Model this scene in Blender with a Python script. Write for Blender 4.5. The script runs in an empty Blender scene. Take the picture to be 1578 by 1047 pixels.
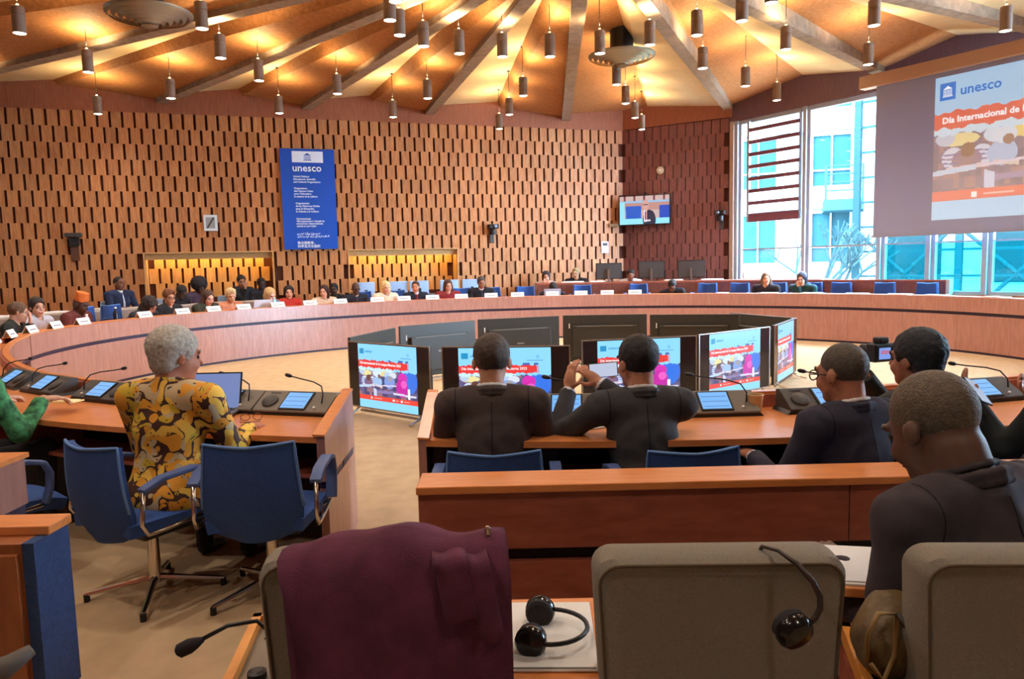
import bpy, bmesh, math, random
import numpy as np
from mathutils import Vector, Matrix

random.seed(7)
rng = np.random.default_rng(7)
PI = math.pi
SC = bpy.context.scene
COL = SC.collection

# ------------------------------------------------------------------ camera
F_PX, W_PX = 1150.0, 1578.0
PITCH, ROLL = math.radians(5.75), math.radians(1.35)
cam_data = bpy.data.cameras.new('camera')
cam_data.sensor_width = 36.0
cam_data.lens = 36.0 * F_PX / W_PX
cam_data.clip_start = 0.05
cam_data.clip_end = 400
camera = bpy.data.objects.new('camera', cam_data)
COL.objects.link(camera)
fwd = Vector((0, math.cos(PITCH), -math.sin(PITCH)))
r0 = Vector((1, 0, 0)); u0 = r0.cross(fwd)
cr = r0 * math.cos(ROLL) - u0 * math.sin(ROLL)
cu = u0 * math.cos(ROLL) + r0 * math.sin(ROLL)
camera.matrix_world = Matrix(((cr.x, cu.x, -fwd.x, 0), (cr.y, cu.y, -fwd.y, 0), (cr.z, cu.z, -fwd.z, 1.5), (0, 0, 0, 1)))
SC.camera = camera

# ------------------------------------------------------------------ world, exposure
world = bpy.data.worlds.new('world'); SC.world = world
world.use_nodes = True
wn = world.node_tree.nodes; wl = world.node_tree.links
wn.clear()
w_out = wn.new('ShaderNodeOutputWorld'); w_bg = wn.new('ShaderNodeBackground')
w_bg.inputs['Color'].default_value = (0.58, 0.78, 1.0, 1)
w_bg.inputs['Strength'].default_value = 62.0
wl.new(w_bg.outputs[0], w_out.inputs[0])
SC.view_settings.view_transform = 'Standard'
SC.view_settings.look = 'None'
SC.view_settings.exposure = 0.4
SC.view_settings.gamma = 1.0
SC.view_settings.use_curve_mapping = False
SC.cycles.use_denoising = True
SC.cycles.max_bounces = 6
SC.cycles.use_adaptive_sampling = True
SC.cycles.adaptive_threshold = 0.045
SC.cycles.diffuse_bounces = 3
SC.cycles.glossy_bounces = 3
SC.cycles.transparent_max_bounces = 12
SC.cycles.sample_clamp_indirect = 4.0
LAMP_DOWN, LAMP_UP = 76.0, 42.0          # watts of each pendant, downward and upward
LAMP_COL = (1.0, 0.76, 0.40)

# ------------------------------------------------------------------ helpers
def srgb(r, g, b):
    f = lambda c: (c / 255 / 12.92) if c / 255 <= 0.04045 else ((c / 255 + 0.055) / 1.055) ** 2.4
    return (f(r), f(g), f(b), 1.0)

def tag(o, label=None, cat=None, group=None, kind=None):
    if label: o['label'] = label
    if cat: o['category'] = cat
    if group: o['group'] = group
    if kind: o['kind'] = kind
    return o

def empty(name, loc=(0, 0, 0), rz=0.0, label=None, cat=None, group=None, kind=None):
    o = bpy.data.objects.new(name, None); COL.objects.link(o)
    o.empty_display_size = 0.1
    o.location = loc; o.rotation_euler = (0, 0, rz)
    return tag(o, label, cat, group, kind)

def link(name, me, parent=None, loc=(0, 0, 0), rot=(0, 0, 0)):
    o = bpy.data.objects.new(name, me); COL.objects.link(o)
    o.parent = parent; o.location = loc; o.rotation_euler = rot
    return o

def copy_tree(o, parent=None):
    c = o.copy(); COL.objects.link(c); c.parent = parent
    if parent is not None: c.matrix_parent_inverse = o.matrix_parent_inverse
    for ch in list(o.children): copy_tree(ch, c)
    return c

_ONES = ['', 'first', 'second', 'third', 'fourth', 'fifth', 'sixth', 'seventh', 'eighth', 'ninth', 'tenth', 'eleventh', 'twelfth', 'thirteenth',
         'fourteenth', 'fifteenth', 'sixteenth', 'seventeenth', 'eighteenth', 'nineteenth', 'twentieth']
def ordw(n):
    if n <= 20: return _ONES[n]
    t = {2: 'twenty', 3: 'thirty', 4: 'forty'}[n // 10]
    return {20: 'twentieth', 30: 'thirtieth', 40: 'fortieth'}[n] if n % 10 == 0 else t + '-' + _ONES[n % 10]

class MB:
    """collects plain shapes, builds one mesh object"""
    def __init__(self): self.v = []; self.f = []; self.m = []
    def add(self, vs, fs, mi=0):
        k = len(self.v); self.v += [tuple(p) for p in vs]
        self.f += [tuple(i + k for i in f) for f in fs]; self.m += [mi] * len(fs)
        return self
    def box(self, x0, x1, y0, y1, z0, z1, mi=0, M=None):
        vs = [Vector((x, y, z)) for z in (z0, z1) for y in (y0, y1) for x in (x0, x1)]
        if M is not None: vs = [M @ p for p in vs]
        return self.add(vs, [(0, 2, 3, 1), (4, 5, 7, 6), (0, 1, 5, 4), (2, 6, 7, 3), (0, 4, 6, 2), (1, 3, 7, 5)], mi)
    def tube(self, pts, r, n=8, mi=0, cap=True):
        pts = [Vector(p) for p in pts]; N = len(pts)
        rs = r if isinstance(r, (list, tuple)) else [r] * N
        vs, fs = [], []
        up = None
        for i, p in enumerate(pts):
            d = (pts[min(i + 1, N - 1)] - pts[max(i - 1, 0)])
            d = d.normalized() if d.length > 1e-9 else Vector((0, 0, 1))
            if up is None:
                a = Vector((0, 0, 1)) if abs(d.z) < 0.9 else Vector((1, 0, 0))
                up = (a - d * a.dot(d)).normalized()
            else:
                up = (up - d * up.dot(d)).normalized()
            s = d.cross(up)
            for k in range(n):
                t = 2 * PI * k / n
                vs.append(p + (up * math.cos(t) + s * math.sin(t)) * rs[i])
        for i in range(N - 1):
            for k in range(n):
                fs.append((i * n + k, i * n + (k + 1) % n, (i + 1) * n + (k + 1) % n, (i + 1) * n + k))
        if cap:
            fs.append(tuple(range(n))[::-1]); fs.append(tuple((N - 1) * n + k for k in range(n)))
        return self.add(vs, fs, mi)
    def lathe(self, prof, n=16, c=(0, 0, 0), mi=0, M=None, cap=True):
        vs, fs = [], []
        for r, z in prof:
            for k in range(n):
                t = 2 * PI * k / n
                p = Vector((c[0] + r * math.cos(t), c[1] + r * math.sin(t), c[2] + z))
                vs.append(M @ p if M is not None else p)
        for i in range(len(prof) - 1):
            for k in range(n):
                fs.append((i * n + k, i * n + (k + 1) % n, (i + 1) * n + (k + 1) % n, (i + 1) * n + k))
        if cap:
            fs.append(tuple(range(n))[::-1]); fs.append(tuple((len(prof) - 1) * n + k for k in range(n)))
        return self.add(vs, fs, mi)
    def prism(self, poly, y0, y1, mi=0, M=None):
        """poly in (x, z), extruded along y"""
        n = len(poly)
        vs = [Vector((x, y0, z)) for x, z in poly] + [Vector((x, y1, z)) for x, z in poly]
        if M is not None: vs = [M @ p for p in vs]
        fs = [tuple(range(n)), tuple(range(2 * n - 1, n - 1, -1))]
        fs += [(i, i + n, (i + 1) % n + n, (i + 1) % n) for i in range(n)]
        return self.add(vs, fs, mi)
    def strip(self, pts, w, t, mi=0):
        """flat bar of width w along x and thickness t, swept along points in a plane of constant x"""
        pts = [Vector(p) for p in pts]; vs, fs = [], []; N = len(pts)
        for i, p in enumerate(pts):
            d = (pts[min(i + 1, N - 1)] - pts[max(i - 1, 0)]).normalized(); n = Vector((0, -d.z, d.y))
            for sx, sn in ((-1, -1), (1, -1), (1, 1), (-1, 1)): vs.append(p + Vector((sx * w / 2, 0, 0)) + n * (sn * t / 2))
        for i in range(N - 1):
            for j in range(4): fs.append((i * 4 + j, i * 4 + (j + 1) % 4, (i + 1) * 4 + (j + 1) % 4, (i + 1) * 4 + j))
        fs += [(0, 1, 2, 3), tuple((N - 1) * 4 + j for j in (3, 2, 1, 0))]
        return self.add(vs, fs, mi)
    def mesh(self, name, mats, smooth=False, bevel=0.0, seg=2):
        me = bpy.data.meshes.new(name)
        me.from_pydata(self.v, [], self.f)
        for m in (mats if isinstance(mats, (list, tuple)) else [mats]): me.materials.append(m)
        me.polygons.foreach_set('material_index', self.m)
        bm = bmesh.new(); bm.from_mesh(me)
        bmesh.ops.recalc_face_normals(bm, faces=bm.faces)
        if bevel > 0:
            es = [e for e in bm.edges if len(e.link_faces) == 2 and e.calc_face_angle(0) > 0.6]
            bmesh.ops.bevel(bm, geom=es, offset=bevel, segments=seg, profile=0.5, affect='EDGES', clamp_overlap=True)
        bm.to_mesh(me); bm.free()
        if smooth:
            me.polygons.foreach_set('use_smooth', [True] * len(me.polygons))
            if smooth != 'all': me.set_sharp_from_angle(angle=math.radians(40))
        return me
    def build(self, name, mats, parent=None, smooth=False, bevel=0.0, loc=(0, 0, 0), rot=(0, 0, 0), seg=2):
        return link(name, self.mesh(name, mats, smooth, bevel, seg), parent, loc, rot)

def grid_mesh(name, P, mats, thick=0.0, smooth='all', close_u=False):
    """P[i][j] points -> quad sheet, optional thickness along normals"""
    nu, nv = len(P), len(P[0])
    vs = [tuple(p) for row in P for p in row]
    fs = []
    for i in range(nu - (0 if close_u else 1)):
        for j in range(nv - 1):
            a, b = i * nv, ((i + 1) % nu) * nv
            fs.append((a + j, a + j + 1, b + j + 1, b + j))
    me = bpy.data.meshes.new(name); me.from_pydata(vs, [], fs)
    for m in (mats if isinstance(mats, (list, tuple)) else [mats]): me.materials.append(m)
    bm = bmesh.new(); bm.from_mesh(me)
    bmesh.ops.recalc_face_normals(bm, faces=bm.faces)
    if thick:
        bm.normal_update(); bm.verts.ensure_lookup_table()
        base = list(bm.verts); nrm = [v.normal.copy() for v in base]; faces = list(bm.faces); bnd = [e for e in bm.edges if e.is_boundary]
        dup = {v: bm.verts.new(v.co - n * thick) for v, n in zip(base, nrm)}
        for f_ in faces: bm.faces.new([dup[v] for v in reversed(f_.verts)])
        for e_ in bnd:
            a_, b_ = e_.verts; bm.faces.new((a_, b_, dup[b_], dup[a_]))
        bmesh.ops.recalc_face_normals(bm, faces=bm.faces)
    bm.to_mesh(me); bm.free()
    if smooth:
        me.polygons.foreach_set('use_smooth', [True] * len(me.polygons))
        if smooth != 'all': me.set_sharp_from_angle(angle=math.radians(50))
    return me

# ------------------------------------------------------------------ materials
MATS = {}
def _new(name):
    m = bpy.data.materials.new(name); m.use_nodes = True
    nt = m.node_tree; b = nt.nodes.get('Principled BSDF')
    return m, nt, b

def plain(name, col, rough=0.6, metal=0.0, spec=0.4, noise=0.0, nscale=20.0, bump=0.0, bscale=200.0, coat=0.0):
    if name in MATS: return MATS[name]
    m, nt, b = _new(name)
    b.inputs['Base Color'].default_value = col
    b.inputs['Roughness'].default_value = rough
    b.inputs['Metallic'].default_value = metal
    b.inputs['Specular IOR Level'].default_value = spec
    b.inputs['Coat Weight'].default_value = coat
    tc = nt.nodes.new('ShaderNodeTexCoord')
    if noise > 0:
        n = nt.nodes.new('ShaderNodeTexNoise'); n.inputs['Scale'].default_value = nscale; n.inputs['Detail'].default_value = 3
        nt.links.new(tc.outputs['Object'], n.inputs['Vector'])
        mx = nt.nodes.new('ShaderNodeMix'); mx.data_type = 'RGBA'; mx.blend_type = 'MULTIPLY'
        mx.inputs[0].default_value = 1.0
        mx.inputs[6].default_value = col
        mr = nt.nodes.new('ShaderNodeMapRange')
        mr.inputs[1].default_value = 0.3; mr.inputs[2].default_value = 0.7
        mr.inputs[3].default_value = 1 - noise; mr.inputs[4].default_value = 1 + noise
        nt.links.new(n.outputs['Fac'], mr.inputs[0]); nt.links.new(mr.outputs[0], mx.inputs[7])
        nt.links.new(mx.outputs[2], b.inputs['Base Color'])
    if bump > 0:
        n2 = nt.nodes.new('ShaderNodeTexNoise'); n2.inputs['Scale'].default_value = bscale; n2.inputs['Detail'].default_value = 2
        nt.links.new(tc.outputs['Object'], n2.inputs['Vector'])
        bp = nt.nodes.new('ShaderNodeBump'); bp.inputs['Strength'].default_value = bump; bp.inputs['Distance'].default_value = 0.01
        nt.links.new(n2.outputs['Fac'], bp.inputs['Height']); nt.links.new(bp.outputs[0], b.inputs['Normal'])
    MATS[name] = m
    return m

def wood(name, c1, c2, rough=0.4, scale=(6, 6, 0.6), vary=0.0, spec=0.4, coat=0.0):
    """grain runs along object z unless scale says otherwise; vary: per object and per island tone"""
    if name in MATS: return MATS[name]
    m, nt, b = _new(name); N, L = nt.nodes, nt.links
    tc = N.new('ShaderNodeTexCoord'); mp = N.new('ShaderNodeMapping'); mp.inputs['Scale'].default_value = scale
    L.new(tc.outputs['Object'], mp.inputs['Vector'])
    n = N.new('ShaderNodeTexNoise'); n.inputs['Scale'].default_value = 9; n.inputs['Detail'].default_value = 5; n.inputs['Distortion'].default_value = 0.5
    oi = N.new('ShaderNodeObjectInfo'); ge = N.new('ShaderNodeNewGeometry')
    add = N.new('ShaderNodeMath'); add.operation = 'ADD'
    L.new(oi.outputs['Random'], add.inputs[0]); L.new(ge.outputs['Random Per Island'], add.inputs[1])
    fr = N.new('ShaderNodeMath'); fr.operation = 'FRACT'; L.new(add.outputs[0], fr.inputs[0])
    off = N.new('ShaderNodeVectorMath'); off.operation = 'ADD'
    sc = N.new('ShaderNodeMath'); sc.operation = 'MULTIPLY'; sc.inputs[1].default_value = 37.0 if vary else 0.0
    L.new(fr.outputs[0], sc.inputs[0])
    L.new(mp.outputs[0], off.inputs[0]); L.new(sc.outputs[0], off.inputs[1]); L.new(off.outputs[0], n.inputs['Vector'])
    mx = N.new('ShaderNodeMix'); mx.data_type = 'RGBA'; mx.inputs[6].default_value = c1; mx.inputs[7].default_value = c2
    mr = N.new('ShaderNodeMapRange'); mr.inputs[1].default_value = 0.3; mr.inputs[2].default_value = 0.7
    L.new(n.outputs['Fac'], mr.inputs[0]); L.new(mr.outputs[0], mx.inputs[0])
    last = mx.outputs[2]
    if vary:
        mv = N.new('ShaderNodeMapRange'); mv.inputs[3].default_value = 1 - vary; mv.inputs[4].default_value = 1 + vary
        L.new(fr.outputs[0], mv.inputs[0])
        m2 = N.new('ShaderNodeMix'); m2.data_type = 'RGBA'; m2.blend_type = 'MULTIPLY'; m2.inputs[0].default_value = 1
        L.new(last, m2.inputs[6]); L.new(mv.outputs[0], m2.inputs[7]); last = m2.outputs[2]
    L.new(last, b.inputs['Base Color'])
    b.inputs['Roughness'].default_value = rough; b.inputs['Specular IOR Level'].default_value = spec
    b.inputs['Coat Weight'].default_value = coat; b.inputs['Coat Roughness'].default_value = 0.25
    MATS[name] = m
    return m

def emit(name, col, strength):
    if name in MATS: return MATS[name]
    m, nt, b = _new(name)
    b.inputs['Base Color'].default_value = (0.02, 0.02, 0.02, 1)
    b.inputs['Emission Color'].default_value = col; b.inputs['Emission Strength'].default_value = strength * .8
    MATS[name] = m
    return m

def emit_attr(name, strength, base=0.02, rough=0.3):
    m, nt, b = _new(name)
    a = nt.nodes.new('ShaderNodeAttribute'); a.attribute_name = 'picture'
    b.inputs['Base Color'].default_value = (base, base, base, 1); b.inputs['Roughness'].default_value = rough
    nt.links.new(a.outputs['Color'], b.inputs['Emission Color']); b.inputs['Emission Strength'].default_value = strength * .8
    MATS[name] = m
    return m

def glass(name, tint, refl=0.06):
    m = bpy.data.materials.new(name); m.use_nodes = True; nt = m.node_tree; nt.nodes.clear()
    o = nt.nodes.new('ShaderNodeOutputMaterial'); t = nt.nodes.new('ShaderNodeBsdfTransparent'); g = nt.nodes.new('ShaderNodeBsdfGlossy')
    t.inputs[0].default_value = tint; g.inputs['Roughness'].default_value = 0.02
    mx = nt.nodes.new('ShaderNodeMixShader'); mx.inputs[0].default_value = refl
    nt.links.new(t.outputs[0], mx.inputs[1]); nt.links.new(g.outputs[0], mx.inputs[2]); nt.links.new(mx.outputs[0], o.inputs[0])
    MATS[name] = m
    return m

M_PANEL = wood('panel_wood', srgb(200, 136, 86), srgb(166, 104, 62), 0.5, (5, 5, .5), vary=0.13)
M_SLOT = plain('slot_backing', srgb(74, 30, 14), 0.8)
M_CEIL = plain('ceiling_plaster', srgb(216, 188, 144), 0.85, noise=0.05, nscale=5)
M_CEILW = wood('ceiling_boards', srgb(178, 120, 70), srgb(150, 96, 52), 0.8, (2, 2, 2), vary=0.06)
M_BEAM = plain('beam_concrete', srgb(146, 124, 104), 0.85, noise=0.22, nscale=9, bump=0.3, bscale=40)
M_PLASTERWOOD = wood('plain_wall_wood', srgb(158, 92, 60), srgb(138, 76, 48), 0.6, (4, 4, .5))
M_PLASTER = plain('pale_plaster', srgb(206, 206, 212), 0.8)
M_DESKTOP = wood('desk_top_wood', srgb(232, 146, 82), srgb(216, 128, 66), 0.28, (.8, 5, 5), spec=0.5)
M_RING = wood('ring_panel_wood', srgb(184, 132, 116), srgb(166, 113, 99), 0.36, (3, 3, .5), vary=0.05, spec=0.5, coat=0.6)
M_RED = wood('dark_red_wood', srgb(176, 98, 74), srgb(150, 78, 58), 0.45, (.8, 5, 3), spec=0.4)
M_STRIP = plain('dark_strip', srgb(52, 40, 62), 0.5)
M_CARPET = plain('carpet', srgb(190, 161, 125), 0.95, noise=0.09, nscale=7, bump=0.25, bscale=350)
M_BLACK = plain('black_plastic', srgb(30, 28, 30), 0.45)
M_DARKGREY = plain('dark_grey_plastic', srgb(66, 62, 60), 0.5)
M_GREYPL = plain('grey_plastic', srgb(112, 106, 98), 0.5)
M_CHROME = plain('chrome', srgb(215, 205, 195), 0.18, metal=1.0)
M_STEEL = plain('brushed_steel', srgb(160, 155, 150), 0.35, metal=1.0)
M_BLUE = plain('blue_fabric', srgb(44, 76, 138), 0.85, noise=0.12, nscale=60, bump=0.2, bscale=400)
M_BLUERIM = plain('blue_edge_highlight', srgb(92, 130, 190), 0.6)  # lighter blue paints in the light caught along the chair back edge
M_BLUEPAD = plain('blue_leather_pad', srgb(78, 98, 148), 0.55)
M_PALEBLUE = plain('pale_blue_fabric', srgb(150, 172, 205), 0.8, noise=0.06, nscale=40)
M_BLUECARPET = plain('blue_wall_carpet', srgb(48, 68, 110), 0.95, noise=0.2, nscale=90, bump=0.3, bscale=500)
M_GREYCHAIR = plain('grey_upholstery', srgb(138, 128, 114), 0.9, noise=0.12, nscale=220, bump=0.3, bscale=600)
M_WHITE = plain('white_card', srgb(238, 234, 230), 0.7)
M_PAPER = plain('white_paper', srgb(240, 234, 226), 0.8)
M_WINFRAME = plain('window_frame', srgb(176, 190, 214), 0.4)
M_BANNER = plain('banner_blue', srgb(8, 74, 176), 0.6)
M_INK = plain('white_print', srgb(235, 240, 248), 0.6)
M_INKBLUE = plain('blue_print', srgb(40, 90, 180), 0.6)
def translucent_cloth(name, col, fac):
    m = bpy.data.materials.new(name); m.use_nodes = True; nt = m.node_tree; nt.nodes.clear()
    o = nt.nodes.new('ShaderNodeOutputMaterial'); d = nt.nodes.new('ShaderNodeBsdfDiffuse'); t = nt.nodes.new('ShaderNodeBsdfTranslucent'); mx = nt.nodes.new('ShaderNodeMixShader')
    d.inputs[0].default_value = col; t.inputs[0].default_value = col; mx.inputs[0].default_value = fac
    nt.links.new(d.outputs[0], mx.inputs[1]); nt.links.new(t.outputs[0], mx.inputs[2]); nt.links.new(mx.outputs[0], o.inputs[0])
    MATS[name] = m
    return m
M_SCREENCLOTH = translucent_cloth('screen_cloth', srgb(168, 168, 188), 0.25)
M_GLASS = glass('window_glass', (0.93, 0.98, 1.0, 1))
M_TEAL = glass('teal_window_glass', (0.22, 0.86, 0.92, 1))
# ================================================================== THE ROOM
# ---- floor
fl = MB().box(-16, 14, -6, 20, -0.1, 0).build('floor', M_CARPET); tag(fl, 'beige carpeted floor of the round meeting hall', kind='structure')

# ---- back wall: straight run rising to the right, with two lit niches
WP = Vector((1.04, 17.8, 0)); WT = Vector((0.9468, 0.3219, 0)); WN = Vector((0.3219, -0.9468, 0))   # WN points into the room
S_CORNER = 1.85
def wpt(s, off, z): return WP + WT * s + WN * off + Vector((0, 0, z))
WM = Matrix(((WT.x, -WN.x, 0, WP.x), (WT.y, -WN.y, 0, WP.y), (0, 0, 1, 0), (0, 0, 0, 1)))     # local x = s, y = into wall, z
ROW, PITCHW, PTOP, SLOT = 0.305, 0.217, 4.63, 0.048
NICHES = [(-8.78, -6.36, 0.75, 1.875), (-4.78, -2.37, 0.75, 1.875)]
wall_back = empty('wall_back', kind='structure', label='wooden back wall of staggered upright panels')
mb = MB()
cuts = [-16.5] + [v for n in NICHES for v in n[:2]] + [S_CORNER + .1]
for i in range(0, len(cuts) - 1):
    s0, s1 = cuts[i], cuts[i + 1]
    if i % 2 == 0: mb.box(s0, s1, 0.03, 0.10, 0, PTOP, M=WM)
    else:
        n = NICHES[i // 2]
        mb.box(s0, s1, 0.03, 0.10, 0, n[2], M=WM); mb.box(s0, s1, 0.03, 0.10, n[3], PTOP, M=WM)
mb.build('slot_backing', M_SLOT, wall_back)
MB().box(-16.5, S_CORNER + .05, -0.03, 0.10, PTOP, 5.4, M=WM).build('upper_band', M_PLASTERWOOD, wall_back)
for n in NICHES:                                   # niche lining
    MB().box(n[0] - .04, n[1] + .04, 0.40, 0.44, n[2], n[3], M=WM).build('niche_back', M_SLOT, wall_back)
    lm = MB()
    lm.box(n[0] - .03, n[0], -0.045, 0.42, n[2], n[3] + .03, M=WM); lm.box(n[1], n[1] + .03, -0.045, 0.42, n[2], n[3] + .03, M=WM)
    lm.box(n[0], n[1], -0.045, 0.42, n[3], n[3] + .03, M=WM)
    lm.build('niche_frame', wood('pale_frame_wood', srgb(206, 158, 104), srgb(188, 138, 86), 0.45, (3, 3, 3)), wall_back)
    MB().box(n[0], n[1], 0.05, 0.07, n[3] - .12, n[3], M=WM).build('niche_pelmet', MATS['pale_frame_wood'], wall_back)

def panel_mesh(name, w, h, d, mat):
    return MB().box(-w / 2, w / 2, -d / 2, d / 2, -h / 2, h / 2).mesh(name, mat)
pm = panel_mesh('panel', PITCHW - SLOT, ROW, 0.04, M_PANEL)
rotw = math.atan2(WT.y, WT.x)
spots = []
nrow = int(PTOP / ROW)
for r in range(nrow):
    z = PTOP - ROW * (r + .5)
    k0 = int(-16.3 / PITCHW)
    for k in range(k0, int(S_CORNER / PITCHW) + 1):
        s = (k + (0.5 if r % 2 else 0.0)) * PITCHW
        if s > S_CORNER - .08: continue
        inn = any(n[0] - .09 < s < n[1] + .09 and n[2] - .1 < z < n[3] for n in NICHES)
        spots.append((s, z, inn))
hidden_z = 1.05
vis = sorted([q for q in spots if -11.6 < q[0] and q[1] > hidden_z + .2 and not q[2]], key=lambda q: q[0])
single = set(id(q) for q in vis[:300])
rest = MB()
pv = [v.co.copy() for v in pm.vertices]; pf = [tuple(p.vertices) for p in pm.polygons]
nichep = panel_mesh('niche_panel', PITCHW - SLOT, ROW, 0.06, wood('niche_panel_wood', srgb(190, 140, 84), srgb(164, 112, 62), 0.5, (5, 5, .5), vary=0.1))
for q in spots:
    s, z, inn = q
    if inn:
        for n in NICHES:
            if n[0] < s - .08 and s + .08 < n[1] and n[2] + .1 < z < n[3] - .08:
                link('niche_panel', nichep, wall_back, wpt(s, -0.37, z), (0, 0, rotw))
        continue
    d = random.uniform(-.003, .003)
    if id(q) in single:
        link('panel', pm, wall_back, wpt(s, d, z), (0, 0, rotw))
    else:
        T = Matrix.Translation(wpt(s, d, z)) @ Matrix.Rotation(rotw, 4, 'Z')
        rest.add([T @ v for v in pv], pf)
o = rest.build('far_panels', M_PANEL, wall_back); o['kind'] = 'stuff'

# warm strip lamps inside the niches
for n in NICHES:
    o = MB().box(n[0] + .05, n[1] - .05, 0.10, 0.16, n[3] - .06, n[3] - .02, M=WM).build('niche_strip_lamp', emit('niche_glow', (1, .72, .2, 1), 26.0))
    tag(o, 'warm strip lamp hidden in the top of the ' + ('left' if n is NICHES[0] else 'right') + ' wall niche', 'lamp', 'strip lamps in the wall niches')

# ---- short dark wall between the corner and the window
CA = wpt(S_CORNER, 0, 0); CB = Vector((5.02, 17.02, 0))
CT = (CB - CA).normalized(); CN = Vector((CT.y, -CT.x, 0)); CL = (CB - CA).length
CM = Matrix(((CT.x, -CN.x, 0, CA.x), (CT.y, -CN.y, 0, CA.y), (0, 0, 1, 0), (0, 0, 0, 1)))
wall_corner = empty('wall_corner', kind='structure', label='short darker panelled wall between the corner and the window')
MB().box(-.05, CL, 0.03, 0.12, 0, 5.4, M=CM).build('slot_backing', M_SLOT, wall_corner)
MB().box(-.05, CL, -0.03, 0.10, PTOP + .02, 5.4, M=CM).build('upper_band', M_PLASTERWOOD, wall_corner)
rotc = math.atan2(CT.y, CT.x)
pm2 = panel_mesh('corner_panel', 0.2 - .022, ROW, 0.06, wood('dark_panel_wood', srgb(130, 80, 74), srgb(106, 62, 58), 0.5, (5, 5, .5), vary=0.1))
for r in range(nrow):
    z = PTOP - ROW * (r + .5)
    for k in range(int(CL / .2) + 1):
        s = (k + (.5 if r % 2 else 0)) * .2 + .06
        if s < CL - .09:
            link('panel', pm2, wall_corner, CA + CT * s + CN * random.uniform(-.002, .002) + Vector((0, 0, z)), (0, 0, rotc))

# ---- window wall, running from the corner wall back towards the right of the camera
W0 = Vector((5.02, 17.02, 0)); WWT = Vector((0.548, -0.8365, 0)); WWN = Vector((0.8365, 0.548, 0))     # WWN points outside
VM = Matrix(((WWT.x, WWN.x, 0, W0.x), (WWT.y, WWN.y, 0, W0.y), (0, 0, 1, 0), (0, 0, 0, 1)))             # x = along, y = outwards
WIN_TOP, WIN_BOT, WIN_END = 4.54, 0.80, 13.4
wr = empty('wall_right', kind='structure', label='wall around the tall windows')
MB().box(-.1, 14, -0.02, 0.25, WIN_TOP, 5.4, M=VM).build('lintel', wood('lintel_wood', srgb(112, 84, 92), srgb(98, 72, 80), 0.6, (4, 4, .5)), wr)
MB().box(-.1, 14, -0.05, 0.25, 0, WIN_BOT, M=VM).build('sill_wall', M_PLASTERWOOD, wr)
MB().box(WIN_END, 14, -0.02, 0.25, WIN_BOT, WIN_TOP, M=VM).build('end_pier', M_PLASTERWOOD, wr)
MULL = [0.14, 1.87, 3.49, 4.41, 5.35, 6.9, 8.6, 10.2, 11.8, WIN_END - .05]
for i in range(len(MULL) - 1):
    a, b = MULL[i], MULL[i + 1]
    w = empty('window_%d' % (i + 1), kind='structure', label='tall window bay with pale blue frame')
    f = MB()
    f.box(a - .05, a + .03, -.02, .14, WIN_BOT, WIN_TOP, M=VM); f.box(a + .03, a + .10, .03, .10, WIN_BOT, WIN_TOP, M=VM)
    f.box(b - .08, b - .05, .03, .10, WIN_BOT, WIN_TOP, M=VM)
    f.box(a + .1, b - .08, .02, .12, WIN_TOP - .09, WIN_TOP, M=VM); f.box(a + .1, b - .08, .02, .12, WIN_BOT, WIN_BOT + .06, M=VM)
    f.build('window_frame', M_WINFRAME, w)
    low = MB().box(a + .03, b - .05, .055, .067, WIN_BOT + .05, 1.70, M=VM)
    teal = 2 <= i <= 4            # tinted lower lights
    low.build('pane', M_TEAL if teal else M_GLASS, w)
    MB().box(a + .03, b - .05, .055, .067, 1.72, WIN_TOP - .05, M=VM).build('pane', M_GLASS, w)
    MB().box(a + .03, b - .05, .045, .08, 1.695, 1.725, M=VM).build('glazing_bar', M_WINFRAME, w)
    if i == 0:
        sl = plain('louvre_slat', srgb(120, 74, 92), 0.5)
        for k in range(8):
            z = 4.29 - k * .262
            MB().box(a + .36, b - .10, -.04, .02, z - .045, z + .03, M=VM).build('louvre_slat', sl, w)
        MB().box(a + .36, b - .10, -.05, .02, 2.30, 2.42, M=VM).build('louvre_rail', sl, w)
        MB().box(a + .30, a + .36, -.04, .02, 2.30, WIN_TOP - .05, M=VM).build('louvre_stile', M_WINFRAME, w)
        MB().box(b - .12, b - .09, -.04, .02, 2.30, WIN_TOP - .05, M=VM).build('louvre_stile', M_WINFRAME, w)
o = MB().box(-.02, .09, -.06, .2, 0, WIN_TOP, M=VM).build('trim_1', plain('pale_pillar', srgb(190, 170, 160), 0.5)); tag(o, kind='structure', label='pale upright trim beside the window')

# ---- remaining walls, behind and beside the camera
o = MB().box(-15.6, -15.4, -6, 14, 0, 5.4).build('wall_left', M_PLASTER); tag(o, kind='structure')
o = MB().box(-15.6, 13, -5.2, -5.0, 0, 5.4).build('wall_rear', M_PLASTER); tag(o, kind='structure')
pe = W0 + WWT * 13.9
o = MB().box(pe.x - .1, pe.x + .1, -5.2, pe.y + .1, 0, 5.4).build('wall_right_rear', M_PLASTER); tag(o, kind='structure')

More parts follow.
